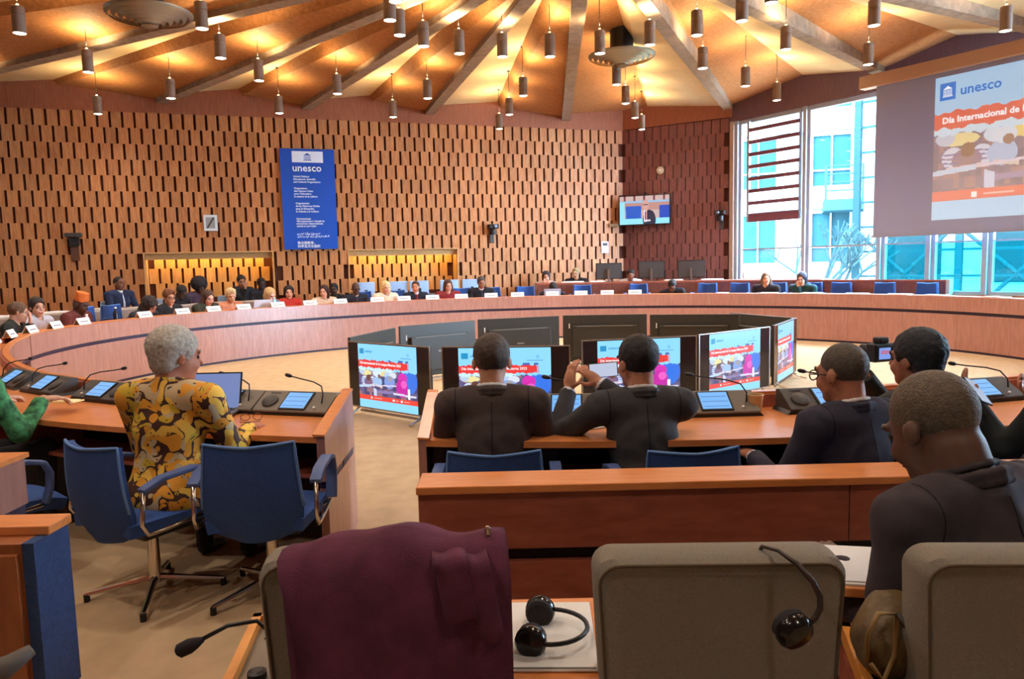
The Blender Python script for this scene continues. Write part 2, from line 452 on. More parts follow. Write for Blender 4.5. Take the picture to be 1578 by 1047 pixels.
# ---- folded ceiling: radial concrete beams in the valleys, ridges between
HUB = Vector((0.86, 7.9, 0))
BEAM_DEG = [28, 46, 66, 87, 106, 121.9, 136.7, 153, 170, 187, 205, 223, 241, 259, 277, 295, 313, 331, 349, 369]
VAL, RID, RC, RO = 4.90, 5.17, 1.1, 16.0
ceiling = empty('ceiling', kind='structure', label='folded warm ceiling of radial plates')
roof_poly = None
def rlim(deg, r):
    t = math.radians(deg); dv = Vector((math.cos(t), math.sin(t), 0)); q = dv.dot(WWN)
    return min(r, (W0 - HUB).dot(WWN) / q + .12) if q > .05 else r
def cpt(deg, r, z): r = rlim(deg, r); t = math.radians(deg); return Vector((HUB.x + r * math.cos(t), HUB.y + r * math.sin(t), z))
for i in range(len(BEAM_DEG)):
    d0 = BEAM_DEG[i]; d1 = BEAM_DEG[(i + 1) % len(BEAM_DEG)] + (360 if i == len(BEAM_DEG) - 1 else 0)
    if i == len(BEAM_DEG) - 1: d1 = BEAM_DEG[0] + 360
    if d1 - d0 < 1: continue
    dm = (d0 + d1) / 2
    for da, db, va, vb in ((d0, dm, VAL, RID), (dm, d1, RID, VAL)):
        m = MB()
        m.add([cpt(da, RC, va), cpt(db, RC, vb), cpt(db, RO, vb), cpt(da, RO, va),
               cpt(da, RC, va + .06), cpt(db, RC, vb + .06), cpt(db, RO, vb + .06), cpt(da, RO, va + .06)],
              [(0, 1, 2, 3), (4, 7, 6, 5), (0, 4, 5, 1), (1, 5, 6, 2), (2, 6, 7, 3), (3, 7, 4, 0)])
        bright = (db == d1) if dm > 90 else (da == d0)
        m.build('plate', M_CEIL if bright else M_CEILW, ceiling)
    a = cpt(d0, RC * .6, 0); t = math.radians(d0); dv = Vector((math.cos(t), math.sin(t), 0)); sv = Vector((-dv.y, dv.x, 0))
    BM = Matrix(((dv.x, sv.x, 0, HUB.x), (dv.y, sv.y, 0, HUB.y), (0, 0, 1, 0), (0, 0, 0, 1)))
    re_ = rlim(d0, RO - 3.5) - .05
    MB().prism([(RC * .7, 4.82), (re_, 4.82), (re_, 5.05), (RC * .7, 5.05)], -.10, .10, M=BM).build('beam', M_BEAM, ceiling)
MB().lathe([(RC, 5.0), (RC, 5.22), (.02, 5.22)], 40, (HUB.x, HUB.y, 0)).build('hub', M_BEAM, ceiling)
rq = [(-17, -7), (13.2, -7), (13.2, 4.6), tuple((W0 + WWT * 13.9 + WWN * .3)[:2]), tuple((W0 + WWN * .3)[:2]), (5, 21), (-17, 21)]
MB().add([(x, y, 5.40) for x, y in rq] + [(x, y, 5.5) for x, y in rq], [tuple(range(7)), tuple(range(13, 6, -1))] + [(i, (i + 1) % 7, (i + 1) % 7 + 7, i + 7) for i in range(7)]).build('roof_deck', plain('roof_deck', srgb(60, 50, 45), 0.9), ceiling)

# ---- pendant lamps
LAMPS = [(-5.73, 9.15), (-5.92, 10.93), (-7.31, 13.71), (-5.52, 12.64), (-3.57, 9.14), (-3.83, 10.38), (-3.73, 11.63), (-4.16, 14.02), (-2.77, 12.6),
         (-1.33, 9.0), (-1.17, 8.39), (-1.3, 9.57), (-1.06, 10.06), (-.62, 10.43), (-2.17, 14.62), (-1.34, 13.09), (-.04, 10.64), (.62, 10.69),
         (.29, 13.06), (.05, 14.64), (-.16, 16.12), (1.3, 10.59), (1.79, 12.42), (2.16, 13.88), (2.56, 15.26), (2.93, 16.6), (1.92, 10.24), (2.45, 9.86),
         (2.95, 11.52), (2.86, 9.33), (3.97, 12.73), (3.0, 8.71), (3.86, 10.61), (4.91, 13.91), (4.6, 9.63), (5.43, 11.52), (6.47, 9.98)]
# unseen lamps of the same kind, added to light the rest of the hall
OFF = [(-8.6, 12.2), (-7.6, 9.0), (-8.8, 7.2), (-6.2, 6.6), (-3.6, 6.4), (-1.2, 5.9), (3.2, 6.0), (5.6, 6.8), (-4.4, 3.8), (-1.8, 3.4), (.9, 3.2), (3.4, 3.6), (7.6, 8.2), (-1.7, .1), (1.5, -.2), (-2.3, 1.9)]
M_LAMPBODY = plain('lamp_body', srgb(118, 96, 82), 0.5)
M_LAMPLENS = emit('lamp_lens', (1.0, .90, .72, 1), 14.0)
M_LAMPTOP = emit('lamp_top_glow', (1.0, .72, .3, 1), 9.0)
R_, H_ = 0.073, 0.31
me_body = MB().lathe([(R_ - .012, .012), (R_, 0), (R_, .20), (R_ - .004, .203), (R_ - .004, .212), (R_, .215), (R_, H_ - .01), (R_ - .012, H_), (.02, H_)], 18).mesh('lamp_body', M_LAMPBODY, smooth=True)
me_lens = MB().lathe([(.001, -.004), (R_ * .6, -.003), (R_ - .006, .004), (R_ - .006, .012)], 18).mesh('lamp_lens', M_LAMPLENS, smooth='all')
me_top = MB().lathe([(.014, H_), (.018, H_ + .015), (.01, H_ + .03), (.001, H_ + .034)], 10).mesh('lamp_top', M_LAMPTOP, smooth='all')
me_rod = MB().tube([(0, 0, H_ + .02), (0, 0, .82)], .005, 6).mesh('lamp_rod', M_BLACK)
me_cup = MB().lathe([(.03, .80), (.03, .83)], 10).mesh('ceiling_cup', M_BLACK)
ld = bpy.data.lights.new('lamp_down', 'SPOT'); ld.energy = LAMP_DOWN; ld.color = (1.0, .92, .82); ld.spot_size = math.radians(155); ld.spot_blend = 1.0; ld.shadow_soft_size = .06
lu = bpy.data.lights.new('lamp_up', 'SPOT'); lu.energy = LAMP_UP; lu.color = LAMP_COL; lu.spot_size = math.radians(165); lu.spot_blend = 0.35; lu.shadow_soft_size = .02
cpx = lambda p: p[0] / p[1]
order = sorted(range(len(LAMPS)), key=lambda i: cpx(LAMPS[i]))
rank = {i: k + 1 for k, i in enumerate(order)}
for i, (x, y) in enumerate(LAMPS + OFF):
    if i < len(LAMPS): lab = 'grey cylinder pendant spotlight on a thin rod, %s from the left of all' % ordw(rank[i])
    else: lab = 'grey cylinder pendant spotlight added for light over the unseen side of the hall, %s of those' % ordw(i - len(LAMPS) + 1)
    r = empty('pendant_lamp', (x, y, 4.35), 0, lab, 'lamp', 'pendant lamps' if i < len(LAMPS) else 'pendant lamps out of view')
    link('lamp_body', me_body, r); link('lens', me_lens, r); link('top_glow', me_top, r); link('rod', me_rod, r); link('ceiling_cup', me_cup, r)
    a = bpy.data.objects.new('down_light', ld); COL.objects.link(a); a.parent = r; a.location = (0, 0, -.02)
    b = bpy.data.objects.new('up_light', lu); COL.objects.link(b); b.parent = r; b.location = (0, 0, H_ + .06); b.rotation_euler = (PI, 0, 0)

# ---- ceiling air diffusers
def diffuser(x, y, z, R, lab):
    r = empty('air_diffuser', (x, y, z), 0, lab, 'vent', 'round ceiling air diffusers')
    m = plain('diffuser_metal', srgb(146, 136, 120), 0.35, metal=0.6)
    for k in range(6):
        a = R * (1 - k * .155); zz = -k * .022
        MB().lathe([(a, zz + .045), (a - .012, zz + .012), (a - .052, zz - .012), (a - .050, zz - .006), (a - .014, zz + .02), (a, zz + .045)], 36, cap=False).build('ring_blade', m, r, smooth=True)
    MB().lathe([(R * .35, .05), (R * .35, .5)], 24).build('duct', M_BLACK, r)
    MB().lathe([(R * .2, -.12), (.06, -.14), (.001, -.14)], 20).build('centre_disc', m, r)
diffuser(-4.48, 9.79, 4.72, .52, 'large round ringed air diffuser in the ceiling at upper left')
diffuser(1.85, 12.25, 4.72, .53, 'round ringed air diffuser in the ceiling beside the centre beam')
# ================================================================== OUTSIDE THE WINDOWS
gnd = MB().box(-10, 90, 12, 100, -4.2, -4.0).build('courtyard_ground', plain('pale_paving', srgb(130, 140, 140), .9)); gnd.location = (0, 0, 0)
tag(gnd, 'pale courtyard ground outside the windows', kind='structure')
M_FAC = plain('white_facade', srgb(150, 165, 168), .9, noise=.03, nscale=2, spec=0.0); M_FWIN = plain('facade_window', (.014, .046, .056, 1), .7, spec=0.0); M_FBLUE = plain('facade_band', (.022, .058, .07, 1), .7, spec=0.0)
OM = Matrix.Translation((12.4, 33.0, -4)) @ Matrix.Rotation(-.35, 4, 'Z')        # facade looks back at the hall
bl = empty('white_building', (0, 0, 0), 0, 'sunlit white building with balcony seen through the left windows', 'building')
def ob(x0, x1, y0, y1, z0, z1, name, mat, parent): return MB().box(x0, x1, y0, y1, z0, z1, M=OM).build(name, mat, parent)
ob(-6, 9, .35, 8, 0, 18, 'wall', M_FAC, bl)
for k in range(4):
    for j in range(5):
        x = -5.2 + k * 3.0; z = 2.0 + j * 3.3
        w = ob(x, x + 1.5, .30, .36, z, z + 2.1, 'window', M_FWIN, bl)
        fr = MB(); fr.box(x - .08, x, .2, .36, z - .08, z + 2.18, M=OM); fr.box(x + 1.5, x + 1.58, .2, .36, z - .08, z + 2.18, M=OM); fr.box(x, x + 1.5, .2, .36, z + 2.1, z + 2.18, M=OM); fr.box(x, x + 1.5, .22, .36, z + .6, z + .66, M=OM); fr.box(x + .72, x + .78, .22, .36, z, z + 2.1, M=OM)
        fr.build('window_frame', M_FAC, w)
for j in range(5): ob(-6, 9, .1, .36, 1.0 + j * 3.3, 1.35 + j * 3.3, 'floor_band', M_FAC, bl)
ob(1.2, 9, -1.6, .3, 7.4, 7.85, 'balcony_slab', M_FBLUE, bl)
for i in range(4): MB().tube([OM @ Vector((1.2, -1.55, 8.2 + i * .33)), OM @ Vector((9, -1.55, 8.2 + i * .33))], .035, 6).build('rail', M_FBLUE, bl)
for i in range(6): ob(1.2 + i * 1.4, 1.3 + i * 1.4, -1.6, -1.5, 7.85, 9.25, 'rail_post', M_FBLUE, bl)
ob(4.0, 6.4, -1.52, -1.48, 7.95, 8.9, 'rail_panel', plain('pale_panel', (.05, .09, .095, 1), .6, spec=0.0), bl)
MB().tube([OM @ Vector((5.2, -1.2, 7.8)), OM @ Vector((5.2, -1.2, 14))], .08, 8).build('balcony_pole', M_FBLUE, bl)
GM = Matrix.Translation((15.5, 22.0, -4)) @ Matrix.Rotation(-.75, 4, 'Z')
gb = empty('braced_building', (0, 0, 0), 0, 'pale building with fire stairs and diagonal bracing behind the lower right windows', 'building')
def gbx(x0, x1, y0, y1, z0, z1, name, mat): return MB().box(x0, x1, y0, y1, z0, z1, M=GM).build(name, mat, gb)
gbx(-5, 14, .3, 4.5, 0, 14, 'wall', M_FAC)
M_FDK = plain('facade_dark_teal', (.010, .026, .03, 1), .7, spec=0.0)
for k in range(6):
    for j in range(3): gbx(-4.4 + k * 3, -2.6 + k * 3, .24, .31, 1.2 + j * 3.4, 3.6 + j * 3.4, 'window', M_FDK)
for k in range(7): gbx(-5 + k * 3, -4.8 + k * 3, -.8, -.6, 0, 12, 'column', M_FDK)
for j in range(14): gbx(-5, 14, -.75, -.68, .8 + j * .8, .88 + j * .8, 'rail', M_FDK)
for k in range(6):
    a, c_ = -5 + k * 3, -2 + k * 3
    MB().tube([GM @ Vector((a, -.7, 3.2)), GM @ Vector((c_, -.7, 6.4))], .06, 6).build('brace', M_FDK, gb)
    MB().tube([GM @ Vector((a, -.7, 6.4)), GM @ Vector((c_, -.7, 3.6))], .06, 6).build('brace', M_FDK, gb)
tr = empty('bare_tree', (9.9, 24.6, -4), 0, 'bare leafless tree in the courtyard seen through the left windows', 'tree')
mt = plain('bark', (.02, .04, .045, 1), .9, spec=0.0); tm = MB()
rt_ = random.Random(5)
def branch(p, d, L, r, n):
    q = p + d * L; tm.tube([tuple(p), tuple((p + q) / 2 + Vector((rt_.uniform(-.1, .1),) * 3) * L * .3), tuple(q)], [r, r * .85, r * .7], 5)
    if n > 0:
        for _ in range(3):
            e_ = (d + Vector((rt_.uniform(-.8, .8), rt_.uniform(-.8, .8), rt_.uniform(-.1, .6)))).normalized(); branch(q, e_, L * .68, r * .62, n - 1)
branch(Vector((0, 0, 0)), Vector((0, 0, 1)), 2.6, .16, 4)
tm.build('branches', mt, tr)
# ================================================================== RING DESK
RX, RY, RA = 0.85, 9.6, 6.35
def rb(t): return 5.40 if math.sin(t) >= 0 else 5.55
def rpt(deg, o=0.0, z=0.0):
    t = math.radians(deg); c, s = math.cos(t), math.sin(t); b = rb(t)
    n = Vector((c / RA, s / b, 0)).normalized()
    w = max(0.0, 1 - abs((deg % 360) - 256) / 24.0)          # the wings end square to the aisle
    n = (n * (1 - w) + Vector((0.06, -1, 0)) * w).normalized()
    return Vector((RX + RA * c, RY + b * s, z)) + n * o
def rdir(deg):
    t = math.radians(deg); return Vector((math.cos(t) / RA, math.sin(t) / rb(t), 0)).normalized()
def deg_at(x, y): return math.degrees(math.atan2((y - RY) / rb(1 if y > RY else -1), (x - RX) / RA))
def arc(mb, d0, d1, prof, n, mi=0, zf=None):
    """sweep a closed (o, z) profile along the ring"""
    k = len(prof); vs, fs = [], []
    for i in range(n + 1):
        d = d0 + (d1 - d0) * i / n
        dz = zf(d) if zf else 0.0
        vs += [rpt(d, o, z + (dz if z > .2 else 0)) for o, z in prof]
    for i in range(n):
        for j in range(k):
            a, b = i * k, (i + 1) * k
            fs.append((a + j, a + (j + 1) % k, b + (j + 1) % k, b + j))
    fs.append(tuple(range(k))); fs.append(tuple(n * k + j for j in range(k))[::-1])
    return mb.add(vs, fs, mi)
R4 = lambda o0, o1, z0, z1: [(o0, z0), (o1, z0), (o1, z1), (o0, z1)]

far = empty('ring_desk', (0, 0, 0), 0, 'long curved wooden ring desk with dark groove, far side of the hall', 'desk')
D0, D1, NP = -27.0, 196.0, 24
for i in range(NP):
    a = D0 + (D1 - D0) * i / NP; b = D0 + (D1 - D0) * (i + 1) / NP; g = .015
    arc(MB(), a + g, b - g, R4(-.03, .02, .625, .85), 4).build('fascia_panel', M_RING, far)
    arc(MB(), a + g, b - g, R4(-.012, .03, .035, .575), 4).build('lower_panel', M_RING, far)
arc(MB(), D0, D1, R4(.0, .03, .56, .64), 96).build('groove_strip', M_STRIP, far)
arc(MB(), D0, D1, R4(.0, .03, .0, .05), 96).build('plinth', M_STRIP, far)
arc(MB(), D0, D1, R4(.021, .24, .835, .852), 96).build('top_ledge', M_DESKTOP, far)
arc(MB(), D0, D1, R4(.24, .82, .735, .765), 96).build('worktop', M_DESKTOP, far)
arc(MB(), D0, D1, R4(.22, .245, .735, .845), 96).build('ledge_riser', M_RED, far)
for i in range(0, NP + 1, 2):
    a = D0 + (D1 - D0) * i / NP
    arc(MB(), a - .15, a + .15, R4(.06, .7, 0, .734), 1).build('support_panel', M_RED, far)

def ramp(d):        # the left wing dips a little towards the aisle
    return 0.09 * max(0.0, min(1.0, (225 - d) / 29.0)) if d < 300 else 0.0
def wing(name, d0, d1, lab, npan, end0, end1):
    w = empty(name, (0, 0, 0), 0, lab, 'desk')
    for i in range(npan):
        a = d0 + (d1 - d0) * i / npan; b = d0 + (d1 - d0) * (i + 1) / npan
        arc(MB(), a + .04, b - .04, R4(-.02, .02, .53, .76), 5, zf=ramp).build('fascia_panel', M_RING, w)
        arc(MB(), a + .04, b - .04, R4(-.01, .02, .03, .49), 5).build('lower_panel', M_RING, w)
    n = 40
    arc(MB(), d0, d1, R4(.0, .02, .48, .54), n, zf=ramp).build('groove_strip', M_STRIP, w)
    arc(MB(), d0, d1, R4(-.022, .03, .76, .775), n, zf=ramp).build('parapet_cap', M_DESKTOP, w)
    arc(MB(), d0, d1, R4(.02, .74, .66, .69), n, zf=ramp).build('worktop', M_DESKTOP, w)
    arc(MB(), d0, d1, R4(.02, .05, .69, .76), n, zf=ramp).build('back_upstand', M_RED, w)
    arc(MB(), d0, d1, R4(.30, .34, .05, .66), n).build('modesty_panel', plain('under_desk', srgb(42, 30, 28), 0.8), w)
    arc(MB(), d0, d1, R4(.34, .66, .46, .48), n).build('under_shelf', M_RED, w)
    for i in range(1, npan):
        a = d0 + (d1 - d0) * i / npan
        arc(MB(), a - .1, a + .1, R4(.34, .74, .48, .66), 1).build('shelf_divider', M_RED, w)
    for end, at, sg in ((end0, d0, 1), (end1, d1, -1)):
        if end:
            arc(MB(), at, at + sg * .4, R4(-.03, .03, .0, .79), 1).build('end_post', M_RING, w)
            poly_u = [(-.02, .47), (.74, .47), (.74, .695), (.05, .79), (-.02, .79)]
            arc(MB(), at - sg * .02, at + sg * .35, poly_u, 1).build('end_panel', M_RING, w)
            arc(MB(), at, at + sg * .35, R4(.0, .72, .43, .475), 1).build('end_groove', M_STRIP, w)
            arc(MB(), at - sg * .02, at + sg * .35, R4(-.02, .72, .0, .43), 1).build('end_panel', M_RING, w)
            cap = [(-.03, .79), (.05, .79), (.75, .695), (.75, .705), (.05, .802), (-.03, .802)]
            arc(MB(), at - sg * .04, at + sg * .5, cap, 1).build('end_cap', M_DESKTOP, w)
    return w
E_L = deg_at(-.93, 4.3) + 360; E_R = deg_at(-.46, 4.25) + 360
wing('left_wing_desk', 196.0, E_L, 'near curved orange-topped desk wing left of the aisle, ending in pale panel', 7, False, True)
wing('right_wing_desk', E_R, 333.0, 'near curved orange-topped desk wing right of the aisle', 8, True, False)

# ---- low tier behind the ring and the second-row desks
tier = arc(MB(), 52, 205, R4(1.75, 7.5, .0, .18), 60).build('floor_tier', M_CARPET); tag(tier, kind='structure', label='low carpeted tier behind the ring desk')
row2l = empty('rear_desk', (0, 0, 0), 0, 'curved second-row desk with pale grey top, left behind the delegates', 'desk')
arc(MB(), 133, 190, R4(1.80, 2.25, .885, .91), 30).build('top', plain('pale_grey_laminate', srgb(196, 178, 164), 0.5), row2l)
for i in range(6): arc(MB(), 133 + i * 9.5 + .05, 133 + (i + 1) * 9.5 - .05, R4(1.80, 1.83, .18, .885), 4).build('front_panel', plain('grey_laminate', srgb(150, 130, 120), 0.6), row2l)
row2r = empty('rear_desk', (0, 0, 0), 0, 'curved second-row dark red desk, right behind empty blue chairs', 'desk')
arc(MB(), 47, 92, R4(1.62, 2.25, 1.03, 1.06), 30).build('top', M_RED, row2r); arc(MB(), 29, 47, R4(1.39, 1.47, 1.03, 1.06), 14).build('top', M_RED, row2r)
for i in range(7):
    a = 29 + i * 9.0
    arc(MB(), a + .05, a + 9 - .05, R4(1.40, 1.45, .0, 1.03) if i < 2 else R4(1.62, 1.66, .0, 1.03), 4).build('front_panel', wood('rear_desk_wood', srgb(120, 66, 54), srgb(100, 52, 42), 0.5, (3, 3, .5), vary=.06), row2r)
arc(MB(), 28.5, 29, R4(1.37, 1.49, .0, 1.065), 1).build('end_panel', plain('pale_edge', srgb(200, 190, 180), .5), row2r)

# ================================================================== SCREENS ON THE FLOOR
NXS, NYS = 132, 96
def slide_pixels(nx, ny, figure=True, seed=3):
    """the projected slide: pale blue page, torn red title band, classroom photograph, red foot bar"""
    r = np.random.default_rng(seed)
    Y, X = np.meshgrid((np.arange(ny) + .5) / ny, (np.arange(nx) + .5) / nx, indexing='ij')   # Y down
    Y = Y + .045 * np.clip((Y - .19) / .05, 0, 1)
    def c(*a): return np.array(srgb(*a)[:3])
    img = np.empty((ny, nx, 3)); img[:] = c(132, 206, 250)
    wob = lambda k: .008 * np.sin(X * 40 + k) + .006 * np.sin(X * 97 + 2 * k)
    ph = (Y > .44 + wob(1)) & (Y < .86)
    img[ph] = c(92, 84, 128)
    n1 = np.kron(r.random((ny // 6 + 1, nx // 6 + 1)), np.ones((6, 6)))[:ny, :nx]
    img[ph & (n1 > .62)] = c(60, 62, 110); img[ph & (n1 < .22)] = c(142, 104, 118)
    def ell(cx, cy, rx, ry, col, m=ph): img[m & (((X - cx) / rx) ** 2 + ((Y - cy) / ry) ** 2 < 1)] = c(*col)
    def quad(x0, x1, y0, y1, col, sl=0.0, m=ph): img[m & (X > x0) & (X < x1) & (Y > y0 + sl * (X - x0)) & (Y < y1 + sl * (X - x0))] = c(*col)
    ell(.13, .495, .10, .045, (226, 214, 150)); ell(.33, .49, .08, .06, (196, 220, 240)); ell(.43, .48, .06, .05, (228, 206, 120)); ell(.52, .51, .07, .06, (170, 196, 226))
    ell(.60, .50, .06, .05, (206, 214, 226)); ell(.06, .48, .05, .05, (176, 196, 220))
    ell(.10, .62, .055, .075, (196, 210, 232)); ell(.245, .62, .055, .075, (196, 210, 232)); ell(.17, .64, .075, .08, (120, 92, 120))
    for k in range(4): quad(.04, .135, .585 + k * .03, .596 + k * .03, (74, 84, 160), .1); quad(.21, .30, .575 + k * .03, .586 + k * .03, (74, 84, 160), .12)
    ell(.175, .572, .036, .05, (96, 58, 50)); quad(.07, .28, .685, .715, (206, 190, 200), -.08)
    ell(.34, .62, .07, .085, (150, 186, 226)); ell(.35, .50, .055, .06, (206, 222, 240)); ell(.366, .535, .026, .034, (120, 86, 80)); quad(.30, .42, .66, .69, (206, 190, 180), .2); ell(.54, .61, .09, .10, (120, 150, 216)); ell(.55, .56, .04, .045, (150, 150, 160))
    quad(.0, .22, .70, .735, (176, 206, 236), -.10); quad(.24, .66, .68, .70, (210, 200, 220), -.08); quad(.30, .62, .76, .80, (128, 116, 170), -.05)
    quad(.26, .31, .72, .84, (190, 206, 236), .5)
    if figure:
        ell(.86, .56, .14, .2, (40, 110, 220)); ell(.76, .53, .075, .085, (206, 40, 170)); ell(.75, .68, .10, .14, (190, 30, 160)); ell(.78, .62, .05, .06, (236, 90, 190))
        quad(.60, .98, .76, .79, (206, 206, 226), .05); quad(.84, .88, .68, .84, (230, 232, 250))
    band = (Y > .295 + wob(0)) & (Y < .41 + wob(3)) & (X < .86 + .01 * np.sin(Y * 300))
    img[band] = c(222, 52, 52)
    sub = (Y > .41 + wob(3)) & (Y < .455 + wob(5)) & (X < .62); img[sub] = c(190, 226, 248)
    img[(Y > .255) & (Y < .29) & (np.abs(X - .55) < .018)] = c(30, 70, 180)
    img[(Y > .25) & (Y < .30) & (X > .70) & (X < .86) & (n1 > .4)] = c(60, 90, 170)
    foot = (Y > .845) & (Y < .915); img[foot] = c(226, 62, 52)
    for x in (.215, .60, .735): img[(np.abs(Y - .882) < .018) & (np.abs(X - x) < .014)] = c(244, 244, 250)
    for x0, x1 in ((.26, .40), (.63, .68), (.77, .86)): img[(np.abs(Y - .882) < .005) & (X > x0) & (X < x1)] = c(246, 180, 176)
    img[(Y > .07) & (Y < .16) & (X > .03) & (X < .105)] = c(20, 140, 190)
    img[(np.hypot((X - .86) * 1.33, Y - .13) < .022) & (np.hypot((X - .86) * 1.33, Y - .13) > .014)] = c(70, 130, 190)
    img[(np.abs(Y - .185) < .004) & (X > .74) & (X < .92)] = c(80, 140, 200)
    return img
def picture_mesh(name, img, w, h, mat):
    """flat picture in the local xz plane, facing -y, centred"""
    ny, nx, _ = img.shape
    vs = [(w * (i / nx - .5), 0, h * (.5 - j / ny)) for j in range(ny + 1) for i in range(nx + 1)]
    fs = [(j * (nx + 1) + i, (j + 1) * (nx + 1) + i, (j + 1) * (nx + 1) + i + 1, j * (nx + 1) + i + 1) for j in range(ny) for i in range(nx)]
    me = bpy.data.meshes.new(name); me.from_pydata(vs, [], fs); me.materials.append(mat)
    at = me.color_attributes.new('picture', 'FLOAT_COLOR', 'CORNER')
    cols = np.ones((ny * nx, 4, 4)); cols[:, :, :3] = img.reshape(-1, 1, 3)
    at.data.foreach_set('color', cols.ravel())
    return me
def text_curve(name, body, size, mat, align='LEFT', extrude=0.0, spacing=1.0):
    cu = bpy.data.curves.new(name, 'FONT'); cu.body = body; cu.size = size; cu.align_x = align; cu.extrude = extrude
    cu.space_character = spacing; cu.resolution_u = 2; cu.materials.append(mat)
    return cu
def text(name, body, size, mat, parent, loc, rot=(PI / 2, 0, 0), align='LEFT', bold=0.0, spacing=1.0, line=1.0):
    cu = text_curve(name, body, size, mat, align, 0.0006, spacing); cu.offset = bold; cu.space_line = line
    tmp = bpy.data.objects.new('text_source', cu); COL.objects.link(tmp)
    dg = bpy.context.evaluated_depsgraph_get(); dg.update()
    me = bpy.data.meshes.new_from_object(tmp.evaluated_get(dg)); bpy.data.objects.remove(tmp); bpy.data.curves.remove(cu)
    me.name = name; me.materials.clear(); me.materials.append(mat)
    return link(name, me, parent, loc, rot)

M_SLIDE = emit_attr('tv_slide_light', 1.15)
M_TVBLACK = plain('tv_black_glass', srgb(22, 17, 20), 0.12, spec=0.5)
M_TVBACK = plain('tv_back_plastic', srgb(58, 54, 48), 0.45)
TVW, TVH = 1.20, 0.68
SLW = TVH * .97 * 1.333 * .98
me_slide = picture_mesh('slide', slide_pixels(NXS, NYS), SLW, TVH - .03, M_SLIDE)
M_TXTW = emit('slide_white_text', (1, 1, 1, 1), 1.0); M_TXTB = emit('slide_blue_text', srgb(40, 150, 200), 0.9)
def make_tv():
    r = empty('floor_screen', (0, 0, 0))
    b = MB().box(-TVW / 2, TVW / 2, 0, .03, .07, .07 + TVH).build('housing', M_TVBACK, r, bevel=.006)
    MB().box(-TVW / 2 + .012, TVW / 2 - .012, -.004, .001, .085, .07 + TVH - .010).build('panel_glass', M_TVBLACK, r)
    fr = MB()
    fr.box(-TVW / 2, TVW / 2, -.006, .004, .07 + TVH - .010, .07 + TVH); fr.box(-TVW / 2, TVW / 2, -.006, .004, .07, .085)
    fr.box(-TVW / 2, -TVW / 2 + .012, -.006, .004, .085, .07 + TVH - .01); fr.box(TVW / 2 - .012, TVW / 2, -.006, .004, .085, .07 + TVH - .01)
    fr.build('bezel', M_STEEL, r)
    sl = link('slide', me_slide, r, (-.01, -.0055, .07 + TVH / 2))
    text('title_text', 'Día Internacional de la Lengua Materna 2023', .034, M_TXTW, sl, (-SLW / 2 + .025, -.002, .120), bold=.0006)
    text('logo_text', 'unesco', .04, M_TXTB, sl, (-SLW / 2 + .11, -.002, .24), bold=.0006)
    bk = MB().box(-.46, .46, .03, .075, .14, .60).build('rear_cover', M_TVBACK, r, bevel=.012)
    MB().box(-.40, .40, .074, .082, .585, .597).build('vent_rib', M_GREYPL, bk)
    MB().box(-.05, .05, .075, .078, .38, .40).build('maker_plate', M_STEEL, bk)
    MB().tube([(.34, .08, .40), (.34, .12, .34), (.36, .13, .10), (.40, .2, .012)], .006, 6).build('power_cable', M_BLACK, bk)
    MB().box(.50, .515, .03, .034, .56, .63).build('sticker', M_WHITE, bk); MB().box(.40, .46, .03, .036, .36, .385).build('socket_plate', M_WHITE, bk)
    for s in (-1, 1):
        ft = MB(); ft.tube([(s * .46, -.16, .012), (s * .46, -.05, .04), (s * .46, .02, .09), (s * .46, .08, .04), (s * .46, .20, .012)], .012, 8)
        ft.build('stand_foot', M_CHROME, r, smooth=True)
    MB().box(-.46, .46, .01, .03, .028, .05).build('foot_rail', M_STEEL, r)
    return r
TVS = [((-1.68, 7.68), (-.79, 6.95), 'showing the slide, turned left, leftmost front one'), ((-.65, 6.92), (.52, 6.79), 'showing the slide, facing us behind the dark-suited man'),
       ((.72, 7.20), (1.80, 7.42), 'showing the slide, behind the man with the phone'), ((1.88, 7.51), (2.87, 8.24), 'showing the slide, turned right, right of the phone man'),
       ((2.97, 8.37), (3.55, 9.30), 'seen edge-on, its slide faded, at the right end of the group'),
       ((3.52, 9.42), (3.12, 10.42), 'seen from behind, rightmost rear one, angled inward'), ((3.08, 10.25), (2.0, 10.52), 'seen from behind, second rear one from the right'),
       ((1.92, 10.66), (.76, 10.78), 'seen from behind, third rear one from the right'), ((.66, 10.70), (-.46, 10.36), 'seen from behind, third rear one from the left'),
       ((-.56, 10.2), (-1.40, 9.5), 'seen from behind, second rear one from the left'), ((-1.46, 9.30), (-1.80, 8.05), 'seen from behind, leftmost rear one with bluish sheen')]
tv0 = make_tv()
for i, (a, b, lab) in enumerate(TVS):
    t = tv0 if i == 0 else copy_tree(tv0)
    a, b = Vector(a), Vector(b); m = (a + b) / 2; d = b - a
    t.location = (m.x, m.y, 0); t.rotation_euler = (0, 0, math.atan2(d.y, d.x))
    tag(t, 'large black floor screen ' + lab, 'screen', 'screens in the middle of the ring')

